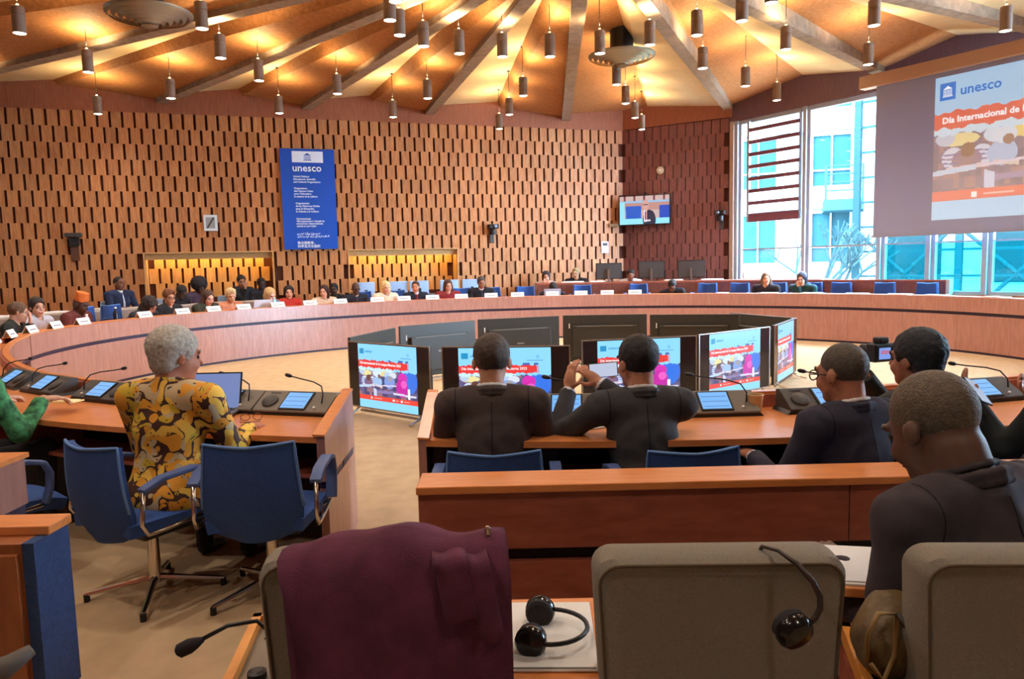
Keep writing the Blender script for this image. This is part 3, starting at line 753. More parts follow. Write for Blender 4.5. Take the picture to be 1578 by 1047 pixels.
# ================================================================== PROJECTION SCREEN, WALL THINGS
SM = VM @ Matrix.Translation((0, -.40, 0))
ps = empty('projection_screen', (0, 0, 0), 0, 'big pull-down projection screen hanging before the windows', 'screen')
MB().box(3.32, 8.9, -.10, .10, 4.52, 4.74, M=SM).build('roller_case', plain('roller_case', srgb(186, 150, 130), .6), ps, bevel=.01)
MB().box(3.60, 8.5, .0, .006, 1.86, 4.52, M=SM).build('cloth', M_SCREENCLOTH, ps)
MB().box(3.58, 8.52, -.012, .016, 1.83, 1.87, M=SM).build('bottom_bar', M_SCREENCLOTH, ps)
bigw, bigh = 3.15, 2.36
M_BIG = emit_attr('projected_light', 0.62, base=0.45, rough=0.8)
big = link('slide', picture_mesh('big_slide', slide_pixels(220, 160, True, 5), bigw, bigh, M_BIG), ps)
big.matrix_basis = SM @ Matrix.Translation((4.65 + bigw / 2, -.006, 2.08 + bigh / 2))
M_BTW = emit('projected_white', (1, 1, 1, 1), .85); M_BTB = emit('projected_blue', srgb(70, 130, 215), .75)
text('title_text', 'Día Internacional de la Lengua Materna 2023', .142, M_BTW, big, (-bigw / 2 + .13, -.004, .41), bold=.003)
text('logo_text', 'unesco', .22, M_BTB, big, (-bigw / 2 + .40, -.004, .84), bold=.004)
lg = MB().box(-bigw / 2 + .08, -bigw / 2 + .33, -.004, -.002, .79, 1.07).build('logo_square', M_BTB, big)
tm = MB()
def temple(tm, cx, cz, w, h, y=-.006):
    tm.add([(cx - w / 2, y, cz + h * .2), (cx + w / 2, y, cz + h * .2), (cx, y, cz + h / 2)], [(0, 1, 2)])
    for k in range(6):
        x = cx - w * .40 + k * w * .16
        tm.add([(x - w * .035, y, cz - h * .3), (x + w * .035, y, cz - h * .3), (x + w * .035, y, cz + h * .15), (x - w * .035, y, cz + h * .15)], [(0, 1, 2, 3)])
    for z0, z1, ww in ((-.38, -.32, .95), (-.48, -.42, 1.1)):
        tm.add([(cx - w * ww / 2, y, cz + h * z0), (cx + w * ww / 2, y, cz + h * z0), (cx + w * ww / 2, y, cz + h * z1), (cx - w * ww / 2, y, cz + h * z1)], [(0, 1, 2, 3)])
temple(tm, -bigw / 2 + .205, .93, .15, .18)
tm.build('temple_emblem', M_BTW, lg)

# ---- blue banner
bn = empty('wall_banner', wpt(-5.56, .09, 1.92), rotw, 'tall blue banner with white lettering in six languages on the wall', 'banner')
MB().box(-.55, .55, -.012, .012, 0, 2.08).build('cloth', M_BANNER, bn)
MB().box(-.31, .32, -.016, -.0125, 1.80, 2.03).build('logo_field', M_INK, bn)
tm = MB(); temple(tm, .0, 1.915, .15, .16, -.018); tm.build('temple_emblem', M_INKBLUE, bn)
text('name_text', 'unesco', .205, M_INK, bn, (-.315, -.016, 1.62), bold=.0035, spacing=1.02)
BLK = [(1.545, 'United Nations\nEducational, Scientific\nand Cultural Organization'), (1.30, 'Organisation\ndes Nations Unies\npour l’éducation,\nla science et la culture'),
       (.99, 'Organización\nde las Naciones Unidas\npara la Educación,\nla Ciencia y la Cultura'), (.67, 'Организация\nОбъединенных Наций по\nвопросам образования,\nнауки и культуры'),
       (.36, 'منظمة الأمم المتحدة\nللتربية والعلم والثقافة'), (.16, '联合国教育、\n科学及文化组织')]
for z, s in BLK:
    t = text('small_print', s, .052 if z > .9 else .047 if z > .4 else .050 if z > .3 else .066, M_INK, bn, (-.30 + (.0 if z > 1 else .02), -.016, z - .05), bold=.0012, line=1.08)

# ---- small things fixed to the walls
c = empty('wall_notice', wpt(-7.52, .06, 2.32), rotw, 'small white framed notice box on the wall left of the banner', 'sign')
MB().box(-.13, .13, -.04, .03, 0, .32).build('case', plain('white_case', srgb(214, 222, 226), .4), c, bevel=.008)
MB().box(-.085, .085, -.044, -.039, .05, .27).build('display', plain('display_grey', srgb(150, 150, 150), .3), c)
MB().add([(-.08, -.0455, .06), (-.05, -.0455, .05), (.08, -.0455, .26), (.05, -.0455, .27)], [(0, 1, 2, 3)]).build('hand', M_DARKGREY, c)
def wall_cam(p, rz, lab, flip=1):
    r = empty('wall_camera', p, rz, lab, 'camera', 'wall cameras')
    MB().box(-.05, .05, -.02, .04, -.22, .12).build('bracket', M_DARKGREY, r, bevel=.006)
    MB().lathe([(.075, -.05), (.085, .0), (.075, .06), (.03, .08)], 14, (0, -.11, .02)).build('turret', M_BLACK, r, smooth=True)
    MB().box(-.12, .12, -.20, -.03, .10, .20).build('body', M_BLACK, r, bevel=.02)
    MB().tube([(.02 * flip, -.20, .15), (.03 * flip, -.25, .15)], .035, 12).build('lens', plain('lens_glass', srgb(120, 130, 150), .1), r)
wall_cam(wpt(-1.54, .03, 2.22), rotw, 'black turret camera on the back wall right of centre')
wall_cam(CA + CT * (CL - .22) + CN * .04 + Vector((0, 0, 2.40)), rotc, 'black turret camera on the dark wall beside the window', -1)
s_ = empty('wall_speaker', wpt(-9.99, .03, 2.05), rotw, 'dark slim loudspeaker bracket high on the left wall', 'speaker')
MB().box(-.09, .09, -.06, .02, 0, .16).build('case', M_BLACK, s_, bevel=.01); MB().box(-.14, .14, -.12, .02, .17, .25).build('cap', M_DARKGREY, s_, bevel=.01)
MB().box(-.07, .07, -.02, .02, -.28, 0).build('back_plate', plain('brown_plate', srgb(90, 56, 40), .6), s_)
nt_ = empty('paper_notice', wpt(1.32, .04, 1.72), rotw, 'small white paper notice pinned near the corner of the wall', 'notice')
MB().box(-.10, .10, -.004, .004, 0, .28).build('sheet', plain('dim_paper', srgb(214, 190, 186), .8), nt_); MB().box(-.06, .06, -.0055, -.004, .18, .24).build('print', M_DARKGREY, nt_)
sn = empty('wall_sensor', CA + CT * .95 + CN * .05 + Vector((0, 0, 3.62)), rotc, 'cream oval sensor on the dark corner wall above the television', 'sensor')
MB().lathe([(.085, -.04), (.095, 0), (.07, .035), (.0, .05)], 18, M=Matrix.Rotation(PI / 2, 4, 'X')).build('cover', plain('cream_plastic', srgb(206, 182, 150), .5), sn, smooth=True)
MB().lathe([(.03, .04), (.03, .055)], 12, M=Matrix.Rotation(PI / 2, 4, 'X')).build('dome', M_WHITE, sn)
tv = empty('wall_television', CA + CT * .62 + CN * .22 + Vector((0, 0, 2.36)), rotc + .18, 'lit television on the corner wall showing a speaker at a desk', 'television')
MB().box(-.62, .62, 0, .06, 0, .70).build('housing', M_BLACK, tv, bevel=.008)
def speaker_pixels(nx=96, ny=54):
    Y, X = np.meshgrid((np.arange(ny) + .5) / ny, (np.arange(nx) + .5) / nx, indexing='ij')
    c = lambda *a: np.array(srgb(*a)[:3]); img = np.empty((ny, nx, 3)); img[:] = c(206, 176, 170)
    for k in range(5): img[(Y < .2) & (np.abs(X - .1 - .2 * k) < .02)] = c(120, 50, 60)
    img[(Y > .16) & (Y < .34)] = c(150, 190, 226); img[(Y > .24) & (Y < .5)] = c(190, 140, 130)
    img[(Y > .36) & (X > .12) & (X < .44)] = c(20, 90, 200); img[(Y > .36) & (X > .80)] = c(20, 70, 190); img[(X < .1) & (Y > .2)] = c(150, 226, 250)
    img[(Y > .80)] = c(150, 230, 246)
    img[((X - .60) / .13) ** 2 + ((Y - .86) / .36) ** 2 < 1] = c(28, 30, 62)
    img[(np.abs(X - .52) < .035) & (Y > .5) & (Y < .92)] = c(226, 226, 240); img[(np.abs(X - .525) < .012) & (Y > .55) & (Y < .9)] = c(170, 40, 40)
    img[((X - .53) / .065) ** 2 + ((Y - .33) / .2) ** 2 < 1] = c(214, 160, 150); img[(np.abs(Y - .31) < .02) & (np.abs(X - .53) < .055)] = c(90, 70, 80)
    img[(np.abs(X - .56) < .06) & (np.abs(Y - .88) < .03)] = c(236, 226, 226)
    return img
sc_ = link('picture', picture_mesh('speaker_picture', speaker_pixels(), 1.18, .66, emit_attr('tv_picture_light', 1.0)), tv, (0, -.004, .35))
MB().box(-.86, -.64, .0, .1, -.02, .06).build('side_box', plain('beige_box', srgb(150, 128, 104), .6), tv, bevel=.006)
MB().box(-.1, .1, .05, .34, .25, .45).build('wall_bracket', M_BLACK, tv)
MB().box(-.03, .03, .05, .25, .70, .76).build('sensor_bar', M_BLACK, tv)
# ================================================================== BLUE SWIVEL CHAIRS
def rz_to(fx, fy): return math.atan2(-fx, fy)          # local +y turned to face (fx, fy)
def make_blue_chair():
    r = empty('swivel_chair', (0, 0, 0))
    rows = []
    for i in range(15):
        v = i / 14; z = .34 + v * .44
        w = .43 if v > .35 else .43 * (.45 + .55 * math.sqrt(max(0, 1 - ((.35 - v) / .35) ** 2)))
        w -= .05 * max(0, v - .35) / .65
        rows.append([(u * w / 2, -.25 - .055 * v + .05 * u * u - .02 * math.sin(v * PI), z + (.012 * abs(u) if v > .9 else 0)) for u in np.linspace(-1, 1, 11)])
    link('backrest', grid_mesh('backrest', rows, M_BLUE, thick=.035, smooth=True), r)
    edge = [Vector(rw[0]) for rw in rows[5:]] + [Vector(p) for p in rows[-1][1:]] + [Vector(rw[-1]) for rw in rows[5:-1][::-1]]
    MB().tube([p + Vector((0, .0, .004)) for p in edge], .007, 6).build('edge_highlight', M_BLUERIM, r, smooth='all')
    sm = [[(u * .235 * (1 - .1 * max(0, -v)), v * .235, .44 + .02 * (1 - u * u) - .03 * max(0, v) ** 3) for u in np.linspace(-1, 1, 9)] for v in np.linspace(-1, 1, 9)]
    link('seat', grid_mesh('seat', sm, M_BLUE, thick=.06, smooth=True), r)
    MB().box(-.17, .17, -.15, .15, .335, .375).build('seat_pan', M_BLACK, r, bevel=.01)
    for s in (-1, 1):
        x = s * .262
        pad = MB(); pts = [(x, -.21, .60), (x, -.12, .635), (x, .05, .645), (x, .125, .625), (x, .15, .57), (x, .145, .50), (x, .12, .42)]
        pad.strip(pts, .052, .022)
        pd = pad.build('armrest', M_BLUEPAD, r, smooth=True, bevel=.005)
        st = MB().tube([(x, -.20, .60), (x, -.215, .45), (x, -.19, .40), (x, -.1, .40), (x, .10, .415), (x * .6, .05, .37)], .010, 7)
        st.build('arm_strut', M_CHROME, pd, smooth='all')
    MB().tube([(0, 0, .06), (0, 0, .34)], [.03, .022], 12).build('column', M_CHROME, r, smooth=True)
    for k in range(4):
        t = PI / 4 + k * PI / 2; c, s = math.cos(t), math.sin(t)
        lg = MB().tube([(0, 0, .085), (.30 * c, .30 * s, .035)], [.018, .011], 8).build('leg', M_CHROME, r, smooth=True)
        MB().tube([(.295 * c, .295 * s, .0), (.295 * c, .295 * s, .035)], .014, 8).build('glide', M_BLACK, lg)
    return r
chair0 = make_blue_chair()
CH = [  # x, y, facing, label
    (-1.70, 3.38, (.50, .87), 'blue swivel chair under the man in the patterned shirt, back turned to us'),
    (-1.14, 3.36, (-.05, 1), 'empty blue swivel chair beside the pale desk end, back turned to us'),
    (-2.55, 3.55, (.55, .83), 'blue swivel chair at the left picture edge, only its arm and seat showing'),
    (-.08, 3.28, (0.02, 1), 'blue swivel chair behind the man facing the floor screens'),
    (.70, 3.24, (-.12, 1), 'blue swivel chair behind the man taking a phone picture'),
    (1.40, 2.86, (-.15, 1), 'dark blue swivel chair behind the man with glasses'),
    (2.22, 2.90, (-.3, .95), 'blue swivel chair at the right picture edge behind the orange bench')]
for i, (x, y, f, lab) in enumerate(CH):
    c = chair0 if i == 0 else copy_tree(chair0)
    c.location = (x, y, 0); c.rotation_euler = (0, 0, rz_to(*f)); c.scale = (1, 1, .97 if i < 3 else .92)
    tag(c, lab, 'chair', 'blue chairs at the near desk')
def far_chair(x, y, z, lab, sc=1.0):
    c = copy_tree(chair0); c.location = (x, y, z); c.rotation_euler = (0, 0, rz_to(RX - x, RY - y)); c.scale = (sc, sc, sc * 1.27)
    return tag(c, lab, 'chair', 'blue chairs around the far ring desk')
# front row chairs: one under every delegate and the empty ones between
FCH = [(-6.45, 10.2, 'beside the delegate in the orange hat, to the left'), (-6.2, 11.2, 'empty, right of the delegate in the orange hat'), (-6.1, 11.75, 'left of the dark curly-haired delegate'),
       (-2.95, 15.35, 'left of the blonde delegate in white'), (-2.32, 15.65, 'between the blonde delegate and the man with red tie'), (-1.0, 16.1, 'right of the delegate in the dark red jacket'),
       (-.38, 16.18, 'right of the suited man at the middle of the far desk'), (.34, 16.2, 'left of the bowed delegate at the far middle'), (1.55, 16.25, 'right of the bowed delegate at the far middle'),
       (2.72, 16.1, 'second right of the bowed delegate, below the desk monitors'), (4.12, 15.75, 'left of the window, right of the hunched delegate'), (4.72, 15.5, 'below the dark wall camera, near the window'),
       (5.35, 15.1, 'under the smiling woman before the window'), (5.92, 14.75, 'under the woman covering her mouth'),
       (6.32, 14.35, 'leftmost of three empty ones before the lower windows'), (6.86, 13.75, 'middle of three empty ones before the lower windows'), (7.30, 13.12, 'rightmost of three empty ones before the lower windows')]
for x, y, lab in FCH:
    if x > 3.9: q_ = rdir(deg_at(x, y)); x, y = x - q_.x * .30, y - q_.y * .30
    far_chair(x, y, .0, 'far blue swivel chair, ' + lab)

# ---- pale blue tablet seats of the second row under the right-hand niche
def make_tablet_seat():
    r = empty('auditorium_chair', (0, 0, 0))
    MB().box(-.23, .23, -.24, -.18, .30, .84).build('backrest', M_PALEBLUE, r, bevel=.025, smooth=True)
    MB().box(-.23, .23, -.18, .24, .38, .46).build('seat', M_PALEBLUE, r, bevel=.03, smooth=True)
    MB().box(-.03, .03, -.17, -.155, .60, .70).build('headset_hook', M_BLACK, r)
    for s in (-1, 1): MB().box(s * .25 - .02, s * .25 + .02, -.2, .2, .0, .60).build('side_panel', plain('seat_side', srgb(120, 136, 168), .6), r, bevel=.008)
    MB().box(.14, .30, .02, .28, .60, .62).build('tablet', plain('tablet_top', srgb(190, 200, 214), .4), r, bevel=.005)
    return r
ts0 = make_tablet_seat()
TS = [(-3.05, 16.15, 'first from the left'), (-2.38, 16.4, 'second from the left'), (-1.95, 16.55, 'third from the left'), (-1.3, 16.75, 'fourth from the left'), (-.82, 16.9, 'fifth from the left')]
for i, (x, y, lab) in enumerate(TS):
    c = ts0 if i == 0 else copy_tree(ts0)
    c.location = (x, y, .18); c.rotation_euler = (0, 0, rz_to(RX - x + 1, RY - y)); c.scale = (1, 1, 1.2)
    tag(c, 'pale blue tablet seat under the right-hand wall niche, ' + lab, 'chair', 'second-row tablet seats')
for x, y, lab in [(-6.9, 13.2, 'under the standing-tall man in blue suit'), (-6.4, 13.75, 'under the bowed dark-dressed person'), (-6.1, 14.2, 'under the person with the round afro'), (-5.5, 14.85, 'under the man with hand to face'), (-5.0, 15.3, 'right of the man with hand to face'), (.9, 17.35, 'far middle, behind the bowed delegate'), (1.6, 17.3, 'far middle, under the blond back-row person')]:
    c = copy_tree(ts0); c.scale = (1, 1, 1); c.location = (x, y, .18); c.rotation_euler = (0, 0, rz_to(RX - x, RY - y))
    tag(c, 'pale blue back-row seat ' + lab, 'chair', 'second-row tablet seats')

# ================================================================== CONFERENCE TERMINALS ON THE NEAR DESK
M_PAD = emit('terminal_screen_light', srgb(112, 178, 240), 1.0)
M_PADLINE = emit('terminal_screen_lines', srgb(60, 110, 200), .8)
M_TERM = plain('terminal_body', srgb(64, 58, 54), .5); M_TERML = plain('terminal_light_body', srgb(122, 112, 100), .5)
def make_terminal(light=False):
    """local x along the desk, -y towards the sitter"""
    r = empty('conference_terminal', (0, 0, 0))
    mat = M_TERML if light else M_TERM
    MB().prism([(-.27, 0), (.27, 0), (.25, .02), (-.25, .02)], -.10, .09).build('base_plate', M_BLACK, r)
    poly = [(-.10, .015), (.09, .015), (.09, .115), (.05, .12), (-.10, .03)]       # side profile (y, z)
    m = MB(); n = len(poly)
    m.add([(-.25, y, z) for y, z in poly] + [(.25, y, z) for y, z in poly], [tuple(range(n)), tuple(range(2 * n - 1, n - 1, -1))] + [(i, (i + 1) % n, (i + 1) % n + n, i + n) for i in range(n)])
    m.build('body', mat, r, bevel=.004)
    SL = Matrix.Translation((0, -.10, .03)) @ Matrix.Rotation(math.atan2(.09, .15), 4, 'X')     # x along, y up the slope, z out
    L = .172
    def face(x0, x1, y0, y1, h0, h1): return MB().box(x0, x1, y0, y1, h0, h1, M=SL)
    fr = face(-.075, .105, .008, L - .008, .0, .008).build('screen_frame', M_BLACK, r)
    sc = face(-.065, .095, .018, L - .018, .008, .0095).build('touch_screen', M_PAD, r)
    for k in range(3): face(-.055, .085, .035 + .04 * k, .039 + .04 * k, .0095, .0100).build('screen_line', M_PADLINE, sc)
    MB().lathe([(.052, 0), (.05, .010), (.035, .018), (.0, .021)], 20, M=SL @ Matrix.Translation((-.165, L * .45, 0))).build('loudspeaker', M_DARKGREY, r, smooth=True)
    face(-.20, -.13, L * .88, L * .92, .0, .002).build('slot', M_BLACK, r)
    MB().lathe([(.008, 0), (.008, .01)], 10, M=SL @ Matrix.Translation((.16, .03, 0))).build('button', M_WHITE, r)
    mic = MB().tube([(.19, -.04, .07), (.195, -.03, .12), (.17, .0, .165), (.10, .03, .185), (-.02, .06, .20), (-.08, .07, .21)], .0045, 6).build('gooseneck', M_BLACK, r, smooth='all')
    MB().tube([(-.075, .07, .209), (-.09, .072, .212), (-.115, .076, .217), (-.125, .078, .219)], [.006, .012, .012, .006], 10).build('microphone', M_BLACK, mic, smooth='all')
    return r
term_d, term_l = make_terminal(False), make_terminal(True)
used = set()
def place_terminal(kind, deg, o, z, lab, flip=False, sc=1.0):
    src = term_l if kind == 'l' else term_d
    t = src if kind not in used else copy_tree(src)
    used.add(kind)
    p = rpt(deg, o, z); d = rdir(deg)
    t.location = p; t.rotation_euler = (0, 0, rz_to(-d.x, -d.y)); t.scale = ((-sc if flip else sc), sc, sc)
    return tag(t, 'dark sloped conference terminal with lit touch screen, ' + lab if kind == 'd' else 'grey sloped conference terminal with lit touch screen, ' + lab, 'terminal', 'terminals on the near desk')
for kind, x, y, lab, fl in [('d', -3.75, 5.45, 'leftmost at the picture edge', True), ('d', -3.25, 5.12, 'second from the left edge', True), ('d', -2.66, 4.78, 'left of the man in patterned shirt', True),
                            ('l', -1.72, 4.38, 'half hidden behind the open laptop', False), ('l', -1.27, 4.24, 'last one before the pale desk end', False),
                            ('l', .27, 4.12, 'between the two dark-suited men', False), ('l', 1.03, 4.12, 'left of the paper cup', False), ('d', 1.62, 4.25, 'right of the paper cup', False),
                            ('d', 2.45, 4.48, 'behind the head of the bald man', False), ('d', 3.20, 4.86, 'at the right picture edge', True)]:
    dg = deg_at(x, y) + 360
    place_terminal(kind, dg, .17, .69 + (ramp(dg) if dg < 260 else 0), lab, fl, .94)

# ================================================================== SMALL THINGS ON THE DESKS
# folded name cards on the ledge of the far ring
def card_mesh():
    m = MB(); w, h, d = .13, .085, .045
    for s in (-1, 1): m.add([(-w, s * d, 0), (w, s * d, 0), (w, 0, h), (-w, 0, h), (-w, s * (d - .003), 0), (w, s * (d - .003), 0), (w, 0, h - .004), (-w, 0, h - .004)], [(0, 1, 2, 3), (4, 7, 6, 5), (0, 4, 5, 1), (0, 3, 7, 4), (1, 5, 6, 2), (2, 6, 7, 3)])
    return m.mesh('card', M_WHITE)
me_card = card_mesh()
ML = Matrix.Rotation(math.atan2(.085, .045) - PI / 2, 4, 'X')
me_print = MB().box(-.085, .085, -.0005, .0005, .0, .012).mesh('card_print', M_GREYPL)
CARDS = [(-4.80, 7.35), (-5.12, 7.95), (-5.30, 8.55), (-5.42, 9.15), (-5.45, 9.75), (-5.28, 10.95), (-5.0, 11.6), (-4.72, 12.1), (-4.4, 12.55), (-3.95, 13.0), (-3.5, 13.4), (-3.06, 13.75), (-2.48, 14.15), (-2.03, 14.4),
         (-1.52, 14.63), (-.98, 14.83), (-.40, 14.98), (.13, 15.07), (.84, 15.12), (1.42, 15.1), (1.95, 15.06), (2.5, 14.97)]
for i, (x, y) in enumerate(CARDS):
    dg = deg_at(x, y); p = rpt(dg, .12, .852); d = rdir(dg)
    r = empty('name_card', p, rz_to(d.x, d.y), 'white folded name card on the far ring desk, %s from the left' % ordw(i + 1), 'card', 'name cards on the ring desk')
    link('card', me_card, r)
    a = link('print', me_print, r, (0, -.029, .032)); a.rotation_euler = (-.48, 0, 0)
# flat papers further right on the ledge and on second-row tops
PAP = [(52, .30, .852), (45, .30, .852), (37, .32, .852), (30, .34, .852), (24, .32, .852), (14, .32, .852), (60, .2, .852)]
for i, (dg, w, z) in enumerate(PAP):
    p = rpt(dg, .13, z); d = rdir(dg)
    r = empty('paper_sheet', p, rz_to(d.x, d.y) + random.uniform(-.15, .15), 'flat white paper lying on the far right of the ring desk, %s from the right' % ordw({14: 1, 24: 2, 30: 3, 37: 4, 45: 5, 52: 6, 60: 7}[dg]), 'paper', 'papers on the ring desk')
    MB().box(-w / 2, w / 2, -.09, .09, .001, .012).build('sheets', M_PAPER, r)
for i, (dg, w) in enumerate([(86, .5), (82, .35), (70, .4), (64, .45), (58, .4), (150, .4), (158, .35), (165, .5), (172, .4)]):
    p = rpt(dg, 1.95, 1.062 if dg < 100 else .912); d = rdir(dg)
    r = empty('paper_stack', p, rz_to(d.x, d.y), 'pale papers on the second-row desk, ' + ('right side, %s from the left' % ordw(i + 1) if dg < 100 else 'left side, %s from the right' % ordw(i - 4)), 'paper', 'papers on the second row')
    MB().box(-w / 2, w / 2, -.12, .12, .0, .02).build('sheets', M_PAPER, r); MB().box(-w / 2 + .03, w / 2 - .02, -.10, .10, .02, .026).build('top_sheet', M_WHITE, r)
# desk monitors on the right of the second row
for i, (x, y, lab, h) in enumerate([(2.32, 16.85, 'left one, behind the far middle delegates', .36), (3.30, 16.6, 'middle one, under the wall television', .38), (4.16, 16.3, 'right one, near the window', .38)]):
    dg = deg_at(x, y); d = rdir(dg)
    r = empty('desk_monitor', rpt(dg, 1.95, 1.06), rz_to(-d.x, -d.y), 'black desk monitor seen from behind, ' + lab, 'monitor', 'monitors on the second row')
    MB().box(-.29, .29, .0, .03, .06, .06 + h).build('housing', M_BLACK, r, bevel=.006); MB().box(-.27, .27, .028, .034, .08, .04 + h).build('rear_cover', M_DARKGREY, r)
    MB().box(-.025, .025, .035, .06, .0, .28).build('stand', M_STEEL, r); MB().box(-.12, .12, -.08, .1, .0, .012).build('foot', M_DARKGREY, r)
# bottles and a tall flask on the far left desk
def bottle(x, y, z, h, rr, col, lab, name='bottle'):
    r = empty(name, (x, y, z), 0, lab, 'bottle')
    MB().lathe([(rr * .9, 0), (rr, .01), (rr, h * .62), (rr * .75, h * .75), (rr * .4, h * .84), (rr * .4, h * .92)], 14).build('body', plain('bottle_%d%d%d' % col, srgb(*col), .25), r, smooth=True)
    MB().lathe([(rr * .46, h * .92), (rr * .46, h)], 12).build('cap', M_WHITE, r)
pb = rpt(deg_at(-5.28, 11.0) + 4, .30, .765); bottle(pb.x, pb.y, pb.z, .26, .035, (30, 32, 44), 'dark flask left of the curly-haired delegate on the far desk')
pb = rpt(deg_at(-4.0, 12.95) - 1.2, .32, .765); bottle(pb.x, pb.y, pb.z, .26, .035, (170, 220, 225), 'clear water bottle right of the delegate in red')
pb = rpt(deg_at(-5.5, 9.7) - 4, .28, .765); bottle(pb.x, pb.y, pb.z, .2, .035, (226, 222, 220), 'white bottle right of the delegate in the orange hat')
pb = rpt(deg_at(4.9, 15.4), 2.0, 1.06); bottle(pb.x, pb.y, pb.z, .2, .03, (230, 180, 190), 'small pink-white bottle on the second-row desk by the window')
# laptops on the far desk
def laptop(p, rz, lab, w=.32, lid=(176, 186, 206), open_deg=108):
    r = empty('laptop', p, rz, lab, 'laptop')            # sitter at -y
    MB().box(-w / 2, w / 2, -.11, .11, 0, .016).build('base', plain('laptop_shell', srgb(120, 120, 126), .4, metal=.4), r, bevel=.003)
    MB().box(-w / 2 + .02, w / 2 - .02, -.02, .09, .016, .018).build('keyboard', M_BLACK, r)
    LM = Matrix.Translation((0, .11, .014)) @ Matrix.Rotation(math.radians(open_deg - 90), 4, 'X').inverted()
    ld_ = MB().box(-w / 2, w / 2, 0, .007, 0, .215, M=LM).build('lid', plain('laptop_lid_%d' % lid[0], srgb(*lid), .4), r)
    MB().box(-w / 2 + .008, w / 2 - .008, -.0015, .0, .008, .207, M=LM).build('display', emit('laptop_screen_%d' % lid[0], srgb(128, 148, 206), .75), ld_)
    MB().box(-w / 2, w / 2, -.0008, .0, .0, .215, M=LM).build('bezel', M_BLACK, ld_)
    return r
laptop((-1.72, 4.10, .70), rz_to(-.10, 1) - .12, 'open laptop with pale lavender screen before the man in patterned shirt', .31, (40, 40, 50))
dg = deg_at(.85, 15.1); d = rdir(dg); laptop(rpt(dg, .45, .765), rz_to(-d.x, -d.y), 'pale laptop before the bowed delegate at the far middle', .34)
dg = deg_at(-4.1, 12.9); d = rdir(dg); laptop(rpt(dg, .45, .765), rz_to(-d.x, -d.y), 'pale laptop beside the delegate in red', .34, (206, 214, 226))
# paper cup, headset on the desk, paper slips
cup = empty('paper_cup', (1.27, 3.86, .69), 0, 'beige paper cup on the orange desk left of the man with glasses', 'cup')
MB().lathe([(.027, .0), (.029, .004), (.040, .10), (.0385, .10), (.028, .008), (.0, .008)], 20, cap=False).build('wall', plain('cup_paper', srgb(206, 166, 116), .7), cup, smooth=True)
MB().lathe([(.041, .098), (.0425, .101), (.041, .104), (.039, .101), (.041, .098)], 20, cap=False).build('rim', plain('cup_rim', srgb(226, 196, 150), .6), cup, smooth=True)
def headset(p, rot, lab, sc=1.0):
    r = empty('headset', p, 0, lab, 'headset'); r.rotation_euler = rot; r.scale = (sc,) * 3
    # band in local xy plane, ear cups at the open end
    pts = [(.085 * math.cos(t), .075 + .085 * math.sin(t) * 1.05, 0) for t in np.linspace(-.25, PI + .25, 18)]
    MB().tube(pts, .0055, 7).build('headband', M_BLACK, r, smooth='all')
    for s in (-1, 1):
        cx = s * .082
        M = Matrix.Translation((cx, .045, 0)) @ Matrix.Rotation(s * PI / 2, 4, 'Y')
        ec = MB().lathe([(.030, -.022), (.036, -.012), (.036, .0), (.030, .010), (.018, .014), (.0, .015)], 18, M=M).build('ear_cup', plain('gloss_black', srgb(24, 22, 24), .15), r, smooth=True)
        MB().lathe([(.027, -.034), (.033, -.028), (.033, -.018), (.02, -.014)], 18, M=M).build('cushion', plain('foam', srgb(46, 42, 44), .9), ec, smooth=True)
    return r
headset((.33, 3.66, .72), (0, 0, .9), 'black headset lying on the desk between the two dark-suited men', .8)
pp = empty('paper_slip', (.42, 3.62, .692), .5, 'white paper slip beside the headset on the orange desk', 'paper'); MB().box(-.07, .07, -.03, .03, 0, .004).build('sheet', M_PAPER, pp); MB().box(-.03, .04, -.015, .012, .004, .006).build('fold', M_WHITE, pp)
pp = empty('paper_slip', (-.31, 3.62, .692), .9, 'small white slip on the desk left of the dark-suited man', 'paper'); MB().box(-.04, .04, -.02, .02, 0, .003).build('sheet', M_PAPER, pp); MB().box(-.03, .01, -.01, .012, .003, .005).build('fold', M_WHITE, pp)
pp = empty('paper_notes', (-2.72, 4.42, .745), -.2, 'pale yellow paper under the hand of the person at the left edge', 'paper'); MB().box(-.13, .13, -.04, .05, 0, .006).build('sheets', plain('yellow_paper', srgb(240, 214, 150), .8), pp); MB().box(-.10, .11, -.03, .04, .006, .01).build('top_sheet', plain('yellow_paper2', srgb(246, 226, 170), .8), pp)
gl = empty('reading_glasses', (-1.42, 3.98, .692), .2, 'folded reading glasses on the desk right of the open laptop', 'glasses')
for s in (-1, 1): MB().tube([(s * .032 + .024 * math.cos(t), 0, .02 + .018 * math.sin(t)) for t in np.linspace(0, 2 * PI, 15)], .002, 5, cap=False).build('lens_rim', plain('brown_rim', srgb(120, 60, 40), .4), gl)
MB().tube([(-.055, 0, .02), (-.05, -.06, .004), (.05, -.06, .004), (.055, 0, .02)], .002, 5).build('temple_arms', MATS['brown_rim'], gl)

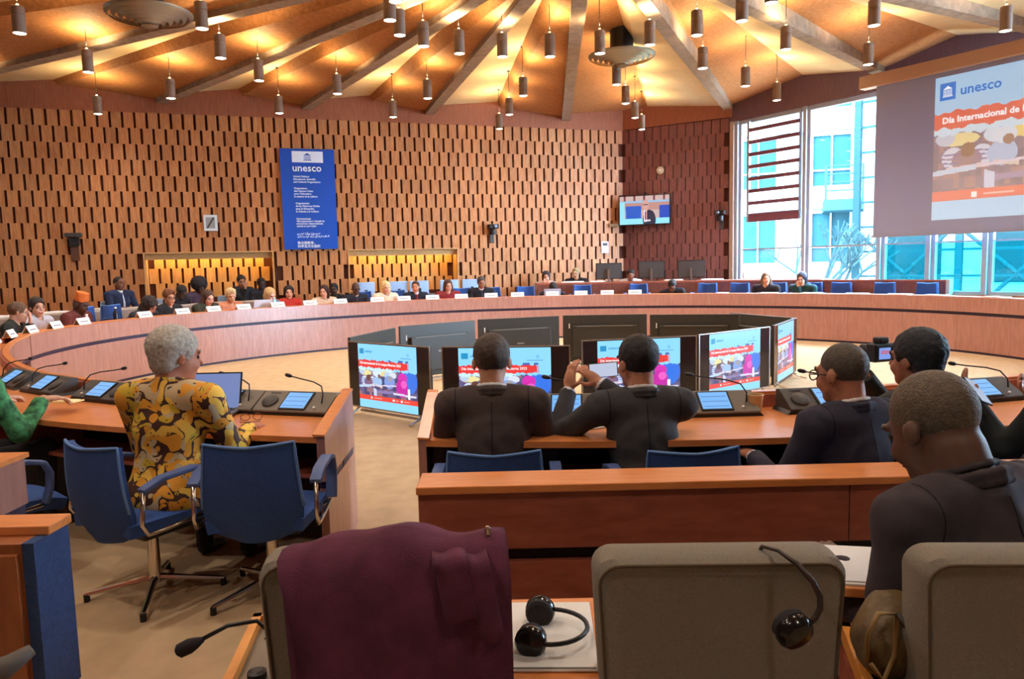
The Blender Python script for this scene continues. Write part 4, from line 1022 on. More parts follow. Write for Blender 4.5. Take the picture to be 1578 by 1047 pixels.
# ================================================================== FOREGROUND BENCH, PARTITIONS, GREY CHAIRS
bench = empty('front_bench', (0, 0, 0), 0, 'low dark red wooden bench front with orange top, behind the grey chairs', 'bench')
MB().box(-.335, 2.6, 2.44, 2.62, .735, .762).build('top_rail', M_DESKTOP, bench, bevel=.004)
for i in range(2): MB().box(-.33 + i * 1.463, -.33 + (i + 1) * 1.463 - .004, 2.46, 2.50, .535, .735).build('upper_panel', M_RED, bench)
MB().box(-.32, 2.59, 2.50, 2.54, .36, .74).build('inner_board', M_BLACK, bench)
for i in range(2): MB().box(-.33 + i * 1.463, -.33 + (i + 1) * 1.463 - .004, 2.46, 2.50, .02, .485).build('lower_panel', M_RED, bench)
for x in (-.31, 1.1, 2.55): MB().box(x - .02, x + .02, 2.52, 2.60, .0, .735).build('post', M_RED, bench)
pp = empty('paper_sheet', (1.72, 2.52, .763), .15, 'white sheet on the orange bench top behind the bald man', 'paper'); MB().box(-.2, .25, -.06, .06, 0, .003).build('sheet', M_PAPER, pp); MB().box(-.18, .2, -.05, .055, .003, .005).build('second_sheet', M_WHITE, pp)

part_ = empty('side_partition', (0, 0, 0), 0, 'wooden partition with blue carpeted end and orange cap at the lower left edge', 'partition')
MB().box(-3.4, -1.235, 1.80, 1.955, .0, .835).build('core', wood('partition_wood', srgb(168, 96, 52), srgb(140, 76, 38), .45, (3, 3, .6)), part_)
MB().box(-1.235, -1.205, 1.803, 1.95, .40, .835).build('carpet_end', M_BLUECARPET, part_)
MB().box(-1.235, -1.212, 1.803, 1.95, .0, .38).build('lower_end', M_RING, part_)
MB().box(-3.4, -1.200, 1.86, 1.96, .835, .86).build('cap', M_DESKTOP, part_, bevel=.003)
MB().box(-3.4, -1.24, 1.785, 1.80, .1, .81).build('face_board', MATS['partition_wood'], part_)
part2 = empty('side_partition', (0, 0, 0), 0, 'pinkish desk end with orange top at the left edge, behind the blue-ended partition', 'partition')
MB().box(-3.4, -1.575, 2.10, 2.35, .77, .92).build('upper_block', M_RING, part2); MB().box(-3.4, -1.585, 2.11, 2.35, .715, .77).build('groove', M_STRIP, part2)
MB().box(-3.4, -1.575, 2.10, 2.35, .0, .715).build('lower_block', M_RED, part2); MB().box(-3.4, -1.565, 2.09, 2.36, .92, .935).build('cap', M_DESKTOP, part2)
arm = empty('chair_arm', (0, 0, 0), 0, 'dark grey rounded chair arm poking in at the lower left corner', 'chair arm')
MB().tube([(-1.55, 1.40, .62), (-1.25, 1.50, .635), (-1.12, 1.55, .65), (-1.08, 1.58, .675)], [.035, .034, .026, .014], 10).build('pad', plain('arm_grey', srgb(88, 78, 70), .6), arm, smooth='all')
MB().tube([(-1.45, 1.44, .60), (-1.45, 1.44, .02)], .02, 8).build('post', M_DARKGREY, arm)

def make_grey_chair():
    r = empty('grey_chair', (0, 0, 0))
    rows = []
    H0, H1 = .40, .912
    # padded back: outline with rounded corners, swept front to back
    def outline(ins):
        w, z0, z1, c = .25 - ins, H0 + ins, H1 - ins, .045
        pts = []
        for cx, cz, a0 in ((w - c, z1 - c, 0), (-w + c, z1 - c, PI / 2), (-w + c + .02, z0 + c, PI), (w - c - .02, z0 + c, 1.5 * PI)):
            for k in range(6):
                t = a0 + k * PI / 10; pts.append((cx + c * math.cos(t), cz + c * math.sin(t)))
        return pts
    P = []
    for y, ins in ((-.055, .028), (-.062, .010), (-.05, .0), (.0, -.002), (.03, .0), (.045, .012), (.05, .03)):
        P.append([Vector((x, y - .03 * (z - .5) - .06 * (x / .25) ** 2 * -.5, z)) for x, z in outline(ins)])
    n = len(P[0]); m = MB(); vs = [p for row in P for p in row]; fs = []
    for i in range(len(P) - 1):
        for j in range(n): fs.append((i * n + j, i * n + (j + 1) % n, (i + 1) * n + (j + 1) % n, (i + 1) * n + j))
    fs += [tuple(range(n)), tuple((len(P) - 1) * n + j for j in range(n))[::-1]]
    m.add(vs, fs); m.build('backrest', M_GREYCHAIR, r, smooth=True)
    MB().tube([P[1][j] + Vector((0, -.001, 0)) for j in list(range(n)) + [0]], .0035, 5, cap=False).build('seam_piping', plain('seam', srgb(96, 78, 60), .9), r, smooth='all')
    MB().box(-.25, .25, .03, .50, .40, .50).build('seat', M_GREYCHAIR, r, bevel=.035, smooth=True, seg=3)
    MB().box(-.22, .22, .05, .45, .05, .40).build('pedestal', M_DARKGREY, r, bevel=.01)
    MB().box(-.25, .25, .03, .48, .0, .05).build('floor_plate', M_BLACK, r)
    return r
gc0 = make_grey_chair()
for i, (x, y, a, lab) in enumerate([(-.285, 1.53, .10, 'grey upholstered chair with a purple coat over its back'), (.405, 1.47, -.03, 'grey upholstered chair with headphones hung over its back, bottom centre'), (1.045, 1.43, -.06, 'grey upholstered chair at the lower right corner, behind the bald man')]):
    c = gc0 if i == 0 else copy_tree(gc0)
    c.location = (x, y, 0); c.rotation_euler = (0, 0, a); tag(c, lab, 'chair', 'grey chairs in the foreground')

# consoles between the grey chairs
def console(x, y, rz, lab, L=.62, w=.16):
    r = empty('seat_console', (x, y, 0), rz, lab, 'console', 'wooden consoles between the grey chairs')
    fr = MB(); fr.box(-w / 2, -w / 2 + .022, -.1, L, .56, .60); fr.box(w / 2 - .022, w / 2, -.1, L, .56, .60); fr.box(-w / 2, w / 2, L - .02, L, .56, .60); fr.box(-w / 2, w / 2, -.1, -.05, .56, .60)
    fr.build('frame', wood('console_wood', srgb(232, 156, 74), srgb(214, 136, 58), .35, (4, 1, 4)), r)
    MB().box(-w / 2 + .022, w / 2 - .022, -.05, L - .02, .54, .575).build('control_plate', plain('control_plate', srgb(128, 116, 100), .4), r)
    MB().box(-w / 2, w / 2, -.1, L, .0, .54).build('body', M_RED, r)
    MB().lathe([(.022, .575), (.022, .590), (.012, .594)], 14, (-.01, .12, 0)).build('knob', M_BLACK, r); MB().lathe([(.012, .575), (.012, .583)], 12, (.02, .22, 0)).build('jack', M_BLACK, r)
    MB().box(-.03, .03, .30, .36, .575, .58).build('key_pad', M_GREYPL, r)
    return r
console(-.575, 1.50, .12, 'orange-edged console left of the purple coat chair with the gooseneck microphone', .40, .15)
console(.055, 1.28, .02, 'orange-edged console between the purple coat and the middle grey chair', .34, .13)
console(.775, 1.42, -.25, 'orange-edged console right of the middle grey chair', .34, .13)
tb = empty('side_shelf', (0, 0, 0), 0, 'small orange wooden shelf under the headset and papers', 'shelf')
MB().box(-.10, .20, 1.46, 1.86, .615, .635).build('top', M_DESKTOP, tb, bevel=.003); MB().box(.02, .08, 1.62, 1.80, .0, .615).build('leg', M_RED, tb)
pp = empty('paper_sheets', (.06, 1.665, .636), -.04, 'white papers under the black headset between the chairs', 'paper')
MB().box(-.105, .115, -.16, .16, 0, .006).build('sheets', M_PAPER, pp, bevel=.002); MB().box(-.08, .11, -.158, -.15, .006, .0066).build('printed_line', M_GREYPL, pp)
headset((-.005, 1.66, .668), (0, .0, -1.75), 'black headset lying on white papers between the grey chairs', 1.0)
mg = empty('gooseneck_microphone', (-.56, 1.62, .60), 0, 'black gooseneck microphone leaning out over the carpet at lower left', 'microphone')
MB().tube([(.02, .0, 0), (.0, .02, .06), (-.04, .02, .10), (-.10, .0, .10), (-.165, -.02, .072)], .005, 7).build('stem', M_BLACK, mg, smooth='all')
MB().tube([(-.15, -.016, .077), (-.165, -.02, .071), (-.178, -.023, .066), (-.20, -.028, .057), (-.206, -.03, .054)], [.006, .013, .017, .016, .008], 12).build('windscreen', plain('foam_black', srgb(38, 32, 34), .9), mg, smooth='all')
# headphones hung over the middle chair
hp = empty('headset', (.555, 1.405, 0), 0, 'black headset hooked over the back of the middle grey chair', 'headset')
pts = [(-.065, .085, .88), (-.06, .05, .922), (-.045, .0, .932), (-.022, -.035, .92), (-.002, -.062, .895), (.008, -.070, .87), (.008, -.072, .848), (-.002, -.074, .83), (-.02, -.076, .815)]
MB().tube(pts, [.004] * 3 + [.006] * 6, 7).build('headband', plain('brown_black', srgb(58, 40, 34), .4), hp, smooth='all')
M = Matrix.Translation((-.045, -.095, .812)) @ Matrix.Rotation(PI / 2 + .4, 4, 'X') @ Matrix.Rotation(.3, 4, 'Y')
ec = MB().lathe([(.030, -.022), (.036, -.012), (.036, .0), (.030, .010), (.018, .014), (.0, .015)], 18, M=M).build('ear_cup', MATS['gloss_black'], hp, smooth=True)
MB().lathe([(.027, -.034), (.033, -.028), (.033, -.018), (.02, -.014)], 18, M=M).build('cushion', MATS['foam'], ec, smooth=True)
M2 = Matrix.Translation((-.06, .10, .86)) @ Matrix.Rotation(-PI / 2, 4, 'X')
MB().lathe([(.030, -.022), (.036, -.012), (.036, .0), (.030, .010), (.018, .014), (.0, .015)], 18, M=M2).build('ear_cup', MATS['gloss_black'], hp, smooth=True)

# purple coat draped over the left grey chair
def coat():
    r = empty('purple_coat', (-.285, 1.53, 0), .10, 'dark purple coat draped over the back of the left grey chair', 'coat')
    m = plain('coat_wool', srgb(94, 42, 64), .95, noise=.25, nscale=14, bump=.35, bscale=300)
    rs = np.random.default_rng(4)
    prof = [(.085, .58), (.085, .70), (.080, .80), (.078, .90), (.066, .955), (.03, .978), (-.02, .984), (-.065, .972), (-.092, .945), (-.102, .90), (-.106, .80), (-.108, .68), (-.11, .54), (-.112, .40), (-.112, .26)]
    us = np.linspace(-.185, .262, 40)
    P = []
    for i, (y, z) in enumerate(prof):
        row = []
        for j, x in enumerate(us):
            drop = max(0, i - 8) / 6
            w = .010 * math.sin(x * 60 + 1.3) * (drop + .25) + .007 * math.sin(x * 113 + i * .35) * (drop + .2)
            hump = (.028 * math.exp(-((x - .02) / .11) ** 2) - .012) if 4 <= i <= 8 else 0.0
            hump += .006 * math.sin(x * 37 + i) if 3 <= i <= 9 else 0
            sx = x + (.02 * math.sin(i * .7) if j == 0 else 0) + (.012 * drop if j < 6 else 0)
            row.append((sx, y - w * (1 if i > 7 else -1) - (.012 if i > 8 else 0), z + hump))
        P.append(row)
    P = [[(a, b, c - .043) for a, b, c in row] for row in P]
    link('body', grid_mesh('coat_body', P, m, thick=.012, smooth='all'), r)
    # rolled sleeve and belt over the right shoulder
    def flap(x0, x1, zt, zb, lift, name, tw=0.0):
        Q = []
        for i in range(9):
            v = i / 8
            z = zt - v * (zt - zb); y = -.128 - lift * (1 - .5 * v) if v > .12 else -.06
            Q.append([(x + tw * v, y - .010 * math.sin((x - x0) / (x1 - x0) * PI) - .004 * math.sin(6 * v + x * 80), z - (.02 if v < .1 else 0) + .004 * math.sin(x * 90)) for x in np.linspace(x0, x1, 9)])
        Q = [[(a, b, c - .043) for a, b, c in row] for row in Q]
        link(name, grid_mesh(name, Q, m, thick=.010, smooth='all'), r)
    flap(.105, .172, .985, .845, .012, 'sleeve_end', .022); flap(.165, .215, .98, .80, .004, 'belt', .03)
    MB().lathe([(.007, 0), (.007, .012), (.004, .016)], 10, (.222, -.03, .937)).build('button', M_CHROME, r)
coat()
from mathutils.bvhtree import BVHTree
# ================================================================== PEOPLE (implicit surfaces, polygonised to one continuous skin)
def rotm(yaw=0, pitch=0, roll=0):
    """columns = right, forward, up of a head / limb frame; pitch > 0 looks down, yaw > 0 turns to the left"""
    return np.array(Matrix.Rotation(yaw, 3, 'Z') @ Matrix.Rotation(-pitch, 3, 'X') @ Matrix.Rotation(roll, 3, 'Y'))
A = lambda *p: np.array(p, float)
def cap(a, b, ra, rb=None, k=.02, g=0): return ('c', np.array(a, float), np.array(b, float), ra, ra if rb is None else rb, k, g)
def ell(c, r, R=None, k=.02, g=0): return ('e', np.array(c, float), np.array(r, float), np.eye(3) if R is None else R, k, g)
def cut(p): return ('-',) + p
def pdist(p, X):
    if p[0] == 'c':
        a, b, ra, rb_ = p[1:5]; ab = b - a; t = np.clip(((X - a) @ ab) / max(ab @ ab, 1e-9), 0, 1)
        d = X - a - t[..., None] * ab
        return np.sqrt((d * d).sum(-1)) - (ra + (rb_ - ra) * t)
    c, r, R = p[1:4]
    q = ((X - c) @ R) / r; k0 = np.sqrt((q * q).sum(-1)); q2 = q / r; k1 = np.sqrt((q2 * q2).sum(-1)) + 1e-9
    return k0 * (k0 - 1.0) / k1
def pbox(p):
    if p[0] == 'c': m = max(p[3], p[4]); return np.minimum(p[1], p[2]) - m, np.maximum(p[1], p[2]) + m
    m = max(p[2]); return p[1] - m, p[1] + m
def polygonise(prims, h, name, mats, noise=None, fine=None):
    """smooth union of primitives -> surface nets mesh. '-' primitives are carved away"""
    pos = [p for p in prims if p[0] != '-']
    lo = np.min([pbox(p)[0] for p in pos], 0) - 3 * h; hi = np.max([pbox(p)[1] for p in pos], 0) + 3 * h
    n = np.ceil((hi - lo) / h).astype(int) + 1
    Fd = np.full(n, 1.0, np.float32)
    ax = [lo[i] + h * np.arange(n[i]) for i in range(3)]
    for p in prims:
        neg = p[0] == '-'; q = p[1:] if neg else p
        k = q[-2]; b0, b1 = pbox(q); mg = k + 3 * h
        i0 = np.clip(np.floor((b0 - mg - lo) / h).astype(int), 0, n); i1 = np.clip(np.ceil((b1 + mg - lo) / h).astype(int) + 1, 0, n)
        if np.any(i1 <= i0): continue
        sl = tuple(slice(i0[i], i1[i]) for i in range(3))
        X = np.stack(np.meshgrid(*[ax[i][i0[i]:i1[i]] for i in range(3)], indexing='ij'), -1)
        d = pdist(q, X); f = Fd[sl]
        if neg:
            hh = np.clip(.5 - .5 * (f + d) / k, 0, 1); Fd[sl] = f + (-d - f) * hh + k * hh * (1 - hh)
        else:
            hh = np.clip(.5 + .5 * (f - d) / k, 0, 1); Fd[sl] = f + (d - f) * hh - k * hh * (1 - hh)
    if noise is not None:
        amp, fr = noise
        X0, Y0, Z0 = np.meshgrid(*ax, indexing='ij')
        Fd += (amp * (np.sin(X0 * fr + 1.7 * np.sin(Z0 * fr * .6)) * np.sin(Y0 * fr * .9 + 1.1) * np.sin(Z0 * fr * .8 + 1.3 * np.sin(X0 * fr * .7)))).astype(np.float32)
    ins = Fd < 0
    c8 = [(i, j, k) for i in (0, 1) for j in (0, 1) for k in (0, 1)]
    sub = lambda Z, o: Z[o[0]:Z.shape[0] - 1 + o[0], o[1]:Z.shape[1] - 1 + o[1], o[2]:Z.shape[2] - 1 + o[2]]
    cnt = sum(sub(ins, o).astype(np.int8) for o in c8)
    act = (cnt > 0) & (cnt < 8)
    idx = np.argwhere(act)
    vid = np.full(act.shape, -1, np.int64); vid[act] = np.arange(len(idx))
    acc = np.zeros((len(idx), 3)); num = np.zeros(len(idx))
    vals = {o: Fd[idx[:, 0] + o[0], idx[:, 1] + o[1], idx[:, 2] + o[2]].astype(float) for o in c8}
    for o in c8:
        for a_ in range(3):
            if o[a_]: continue
            o2 = tuple(1 if i == a_ else o[i] for i in range(3)); f0, f1 = vals[o], vals[o2]
            m = (f0 < 0) != (f1 < 0)
            t = np.where(m, f0 / np.where(m, f0 - f1, 1), 0)
            pt = np.tile(np.array(o, float), (len(idx), 1)); pt[:, a_] += t
            acc[m] += pt[m]; num[m] += 1
    V = lo + h * (idx + acc / num[:, None])
    quads = []
    for a_ in range(3):
        b_, c_ = (a_ + 1) % 3, (a_ + 2) % 3
        f0 = ins.take(range(ins.shape[a_] - 1), a_); f1 = ins.take(range(1, ins.shape[a_]), a_)
        e = np.argwhere(f0 != f1)
        ok = (e[:, b_] > 0) & (e[:, c_] > 0) & (e[:, b_] < ins.shape[b_] - 1) & (e[:, c_] < ins.shape[c_] - 1); e = e[ok]
        if len(e) == 0: continue
        fl = ins[tuple(e.T)]
        def cell(db, dc):
            q = e.copy(); q[:, b_] -= db; q[:, c_] -= dc; return vid[tuple(q.T)]
        Q = np.stack([cell(1, 1), cell(0, 1), cell(0, 0), cell(1, 0)], 1)
        Q[~fl] = Q[~fl][:, ::-1]
        quads.append(Q)
    Q = np.concatenate(quads); Q = Q[(Q >= 0).all(1)]
    me = bpy.data.meshes.new(name)
    me.vertices.add(len(V)); me.vertices.foreach_set('co', V.astype(np.float32).ravel())
    me.loops.add(len(Q) * 4); me.loops.foreach_set('vertex_index', Q.astype(np.int32).ravel())
    me.polygons.add(len(Q)); me.polygons.foreach_set('loop_start', np.arange(0, len(Q) * 4, 4, dtype=np.int32))
    me.update(calc_edges=True)
    for m in mats: me.materials.append(m)
    if len(mats) > 1:
        cen = V[Q].mean(1); best = np.full(len(Q), 1e9); gi = np.zeros(len(Q), np.int32)
        for p in pos:
            d = pdist(p, cen); m = d < best; best[m] = d[m]; gi[m] = p[-1]
        me.polygons.foreach_set('material_index', gi)
    me.polygons.foreach_set('use_smooth', np.ones(len(Q), bool))
    me.validate()
    return me

def skin(rgb): return plain('skin_%d_%d_%d' % rgb, srgb(*rgb), .5, noise=.08, nscale=40, spec=.35)
def cloth(rgb, rough=.9): return plain('cloth_%d_%d_%d' % rgb, srgb(*rgb), rough, noise=.10, nscale=30, bump=.12, bscale=420)
def hairm(rgb): return plain('hair_%d_%d_%d' % rgb, srgb(*rgb), .6, noise=.3, nscale=70, bump=.5, bscale=180)

def ik(S, T, l1, l2, pole):
    d = T - S; L = np.linalg.norm(d); L2 = min(L, (l1 + l2) * .995); u = d / L; T2 = S + u * L2
    a = (l1 * l1 - l2 * l2 + L2 * L2) / (2 * L2); h = math.sqrt(max(0, l1 * l1 - a * a))
    p = pole - u * (pole @ u); p /= np.linalg.norm(p) + 1e-9
    return S + u * a + p * h, T2

def hand_prims(w, d, nrm, side, curl=.5, g=0, rad=1.0, spread=1.0):
    """w wrist, d along the hand, nrm the way the palm faces, side +1 right hand / -1 left hand"""
    d = d / np.linalg.norm(d); nrm = nrm - d * (nrm @ d); nrm /= np.linalg.norm(nrm); c = np.cross(d, nrm) * side     # c towards the thumb side
    R = np.stack([c, d, nrm], 1)
    out = [ell(w + .047 * d, (.041, .056, .018), R, .012, g)]
    for i, (o, L, lag) in enumerate(((.027, .072, 0.0), (.009, .080, .03), (-.009, .075, .06), (-.026, .060, .10))):
        b = w + .088 * d + c * o * spread; cu = curl + lag
        rot = lambda a: d * math.cos(a) + nrm * math.sin(a)
        p1 = b + rot(cu * .55) * L * .45; p2 = p1 + rot(cu * 1.35) * L * .32; p3 = p2 + rot(cu * 2.0) * L * .25
        r = .0088 * rad if i < 3 else .0076 * rad
        out += [cap(b - d * .02, p1, r * 1.08, r, .004, g), cap(p1, p2, r, r * .93, .003, g), cap(p2, p3, r * .93, r * .8, .003, g)]
    tb = w + .022 * d + c * .030; t1 = tb + (c * .75 + d * .55 + nrm * .3) * .034; t2 = t1 + (c * .25 + d * .85 + nrm * (.25 + curl * .3)) * .032
    out += [cap(w + .02 * d + c * .018, t1, .013 * rad, .0105 * rad, .008, g), cap(t1, t2, .0105 * rad, .008 * rad, .003, g)]
    return out

def person(lab, x, y, z0, face, s=1.0, lean=.18, side=0.0, head=(0, .1, 0), skinc=(196, 140, 110), hair=None, hairc=(40, 28, 24), top=(30, 28, 34), topmat=None, trousers=(34, 32, 38),
           style='sweater', tie=None, shirt=(226, 224, 226), hands=((-.20, .36, .72), (.20, .36, .72)), palms=None, curl=.5, glasses=False, vox=.013, hat=None, mouth=True, group='people at the far desks', width=1.0, extra=None, seat=True, hv=None, headshift=(0, 0, 0), pole=None, fold=None, hs=1.07, neck=1.0):
    r = empty('person', (x, y, z0), rz_to(*face), lab, 'person', group); r.scale = (s,) * 3
    P0 = A(0, 0, .50); ax = A(math.sin(side), math.sin(lean) * math.cos(side), math.cos(lean) * math.cos(side)); ax /= np.linalg.norm(ax)
    RT = np.eye(3); fw = np.cross(ax, A(1, 0, 0)); fw = -fw / np.linalg.norm(fw); fw = fw if fw[1] > 0 else -fw
    rt = np.cross(fw, ax); RT = np.stack([rt, fw, ax], 1)
    T = lambda px, py, pz: P0 + RT @ A(px, py, pz)
    nb = T(0, .0, .52); sh = [T(-.187 * width, 0, .45), T(.187 * width, 0, .45)]
    ellH = lambda c, rr, R=None, k=.02, g=0: ell(c, np.array(rr) * hs, R, k, g)
    RH = rotm(*head); hc = nb + ax * .022 + A(*headshift) + RH @ A(0, .022, .105)
    H = lambda px, py, pz: hc + RH @ (A(px, py, pz) * hs)
    sk = skin(skinc); S_, TR, LIP, SHOE = 0, 1, 2, 3
    # --- body: head, neck, torso, arms, hands, legs in one skin
    B = [cap(T(0, -.01, .44), H(0, -.03, -.06), .060 * neck, .055 * neck, .03), ellH(H(0, -.012, .03), (.074, .094, .086), RH, .02), ellH(H(0, .028, -.035), (.060, .066, .084), RH, .03),
         ellH(H(0, .066, -.098), (.026, .022, .02), RH, .03), cap(H(0, .090, .012), H(0, .112, -.030), .008, .013, .012), ellH(H(0, .088, .018), (.05, .014, .012), RH, .02)]
    for q in (-1, 1):
        B += [ellH(H(q * .079, -.008, -.012), (.009, .018, .028), RH @ rotm(q * -.35, 0, 0), .006), ellH(H(q * .030, .075, -.04), (.022, .02, .022), RH, .02), cut(ellH(H(q * .032, .103, -.004), (.016, .012, .010), RH, .012))]
    if mouth: B += [ellH(H(0, .091, -.070), (.022, .008, .0065), RH, .006, LIP)]
    B += [ell(T(0, 0, .30), (.145 * width, .095, .19), RT, .04), ell(T(0, .01, .10), (.14 * width, .105, .15), RT, .05), ell(P0 + A(0, -.01, -.01), (.165 * width, .13, .10), None, .05, TR), cap(sh[0], sh[1], .05, .05, .05)]
    arms = []
    for i, q in enumerate((-1, 1)):
        Tg = A(*hands[i]); pl = A(q * .28, -.40, -.9) if pole is None else A(*pole[i])
        El, Wr = ik(sh[i] + RT @ A(q * .015, 0, -.02), Tg, .285, .255, pl); arms.append((sh[i], El, Wr))
        B += [cap(sh[i] + RT @ A(q * .015, 0, -.02), El, .046, .038, .03), cap(El, Wr, .037, .026, .02)]
        dv = Wr - El
        hd, hn = (dv * A(1, 1, .35), A(0, 0, -1)) if palms is None else (A(*palms[i][0]), A(*palms[i][1]))
        B += hand_prims(Wr, hd, hn, q, curl if np.isscalar(curl) else curl[i], S_, 1.0 if vox < .008 else 1.25, 1.0 if vox < .008 else 1.2)
    if seat:
        for q in (-1, 1):
            kn = A(q * .13, .44, .50); an = A(q * .13, .42, .10)
            B += [cap(P0 + A(q * .085, .02, -.01), kn, .082, .062, .04, TR), cap(kn, an, .056, .042, .03, TR), cap(an + A(0, 0, -.03), an + A(0, .14, -.065), .04, .032, .02, SHOE)]
    me = polygonise(B, vox, 'body', [sk, cloth(trousers), plain('lips_%d_%d_%d' % skinc, srgb(int(skinc[0] * .82), int(skinc[1] * .6), int(skinc[2] * .6)), .45), plain('shoe_leather', srgb(26, 22, 22), .4)])
    link('body', me, r)
    # --- upper garment
    tm_ = topmat or cloth(top); th = .018
    J = [ell(T(0, 0, .30), (.152 * width + th, .100 + th, .20), RT, .04), ell(T(0, .01, .10), (.148 * width + th, .112 + th, .16), RT, .05), ell(P0 + A(0, -.01, -.01), (.176 * width + th, .138 + th, .13), None, .05), cap(sh[0], sh[1], .062 + th * .5, None, .05), cap(T(-.10 * width, -.01, .46), T(.10 * width, -.01, .46), .07, None, .05)]
    for i, q in enumerate((-1, 1)):
        S, El, Wr = arms[i]; dv = (Wr - El) / np.linalg.norm(Wr - El)
        end = Wr - dv * (.018 if style != 'short' else .16)
        J += [cap(S + RT @ A(q * .015, 0, -.015), El, .064, .054, .035), cap(El, end, .053, .042, .025)]
        J += [cut(ell(end + dv * .045, (.05, .05, .05), None, .004))]
    if style == 'suit': J += [ell(sh[i] + RT @ A(q * -.01, 0, .022), (.066, .062, .040), RT, .03) for i, q in enumerate((-1, 1))]
    if style == 'turtle': J += [cap(T(0, -.005, .44), T(0, .0, .545), .066, .062, .02)]
    else: J += [cap(T(0, -.012, .42), T(0, -.016, .455 if style == 'suit' else .50), .074 * max(1, neck), .068 * max(1, neck), .03), cut(cap(T(0, .03, .50), T(0, .055, .60), .046 * neck, .085, .008))]
    if style == 'suit': J += [cut(cap(T(0, .155, .50), T(0, .150, .22), .062, .004, .008)), ]
    nz = fold if fold else ((.004, 42) if vox < .012 else (.003, 40))
    jn = {'suit': 'jacket', 'batik': 'shirt', 'robe': 'robe'}.get(style, 'sweater')
    link(jn, polygonise(J, max(vox, .009), jn, [tm_], noise=nz), r)
    if style == 'suit':
        C_ = [ell(T(0, .012, .30), (.12, .098, .18), RT, .03), cap(T(0, -.004, .46), T(0, .004, .512), .060, .057, .02)]
        link('shirt', polygonise(C_, max(vox * .9, .009), 'shirt', [cloth(shirt, .8)]), r)
        if tie: link('necktie', polygonise([cap(T(0, .066, .485), T(0, .078, .46), .014, .012, .004), cap(T(0, .085, .45), T(0, .116, .32), .011, .018, .006), cap(T(0, .116, .32), T(0, .118, .22), .018, .02, .006)], .009, 'necktie', [cloth(tie, .6)]), r)
        ring = lambda R, zz, n=9, a0=-2.2, a1=2.2: [T(R * math.sin(t) * neck ** .6, -R * math.cos(t) * neck ** .6 * 1.02 - .004, zz + .012 * math.cos(t)) for t in np.linspace(a0, a1, n)]
        cp = ring(.083, .505); link('collar', polygonise([cap(cp[k], cp[k + 1], .0135, None, .006) for k in range(8)] + [cap(p_ + RT @ A(0, 0, -.02), q_ + RT @ A(0, 0, -.02), .012, None, .006) for p_, q_ in zip(cp[:-1], cp[1:])], max(vox * .8, .006), 'collar', [tm_]), r)
        cp = ring(.068, .527); link('shirt_collar', polygonise([cap(cp[k], cp[k + 1], .009, None, .006) for k in range(8)], max(vox * .8, .006), 'shirt_collar', [cloth(shirt, .8)]), r)
        if vox < .01:
            jm = [c_ for c_ in r.children if c_.name.startswith('jacket')][0].data
            bv = BVHTree.FromPolygons([v.co for v in jm.vertices], [tuple(p_.vertices) for p_ in jm.polygons])
            dark = plain('seam_thread', srgb(22, 18, 20), .9)
            def seam(rays, nm):
                pts_ = []
                for o_, d_ in rays:
                    h_ = bv.ray_cast(Vector(o_), Vector(d_).normalized())
                    if h_[0] is not None: pts_.append(tuple(h_[0]))
                if len(pts_) > 2: MB().tube(pts_, .0022, 5).build(nm, dark, r, smooth='all')
            seam([(T(0, -.6, h_), RT @ A(0, 1, 0)) for h_ in np.linspace(.46, .0, 16)], 'back_seam')
            for q in (-1, 1):
                xs = q * (.187 * width - .022)
                seam([(T(xs, .5 * math.cos(t), .40 + .5 * math.sin(t)), RT @ A(0, -math.cos(t), -math.sin(t))) for t in np.linspace(PI * .55, PI * 1.22, 14)], 'shoulder_seam')
            for i in (0, 1):
                S, El, Wr = arms[i]; dv = (Wr - El) / np.linalg.norm(Wr - El)
                link('shirt_cuff', polygonise([cap(Wr - dv * .045, Wr - dv * .004, .034, .033, .005), cut(ell(Wr + dv * .03, (.036, .036, .036), None, .003))], .006, 'shirt_cuff', [cloth(shirt, .8)]), r)
    # --- hair
    hv_ = hv or max(vox * .85, .008)
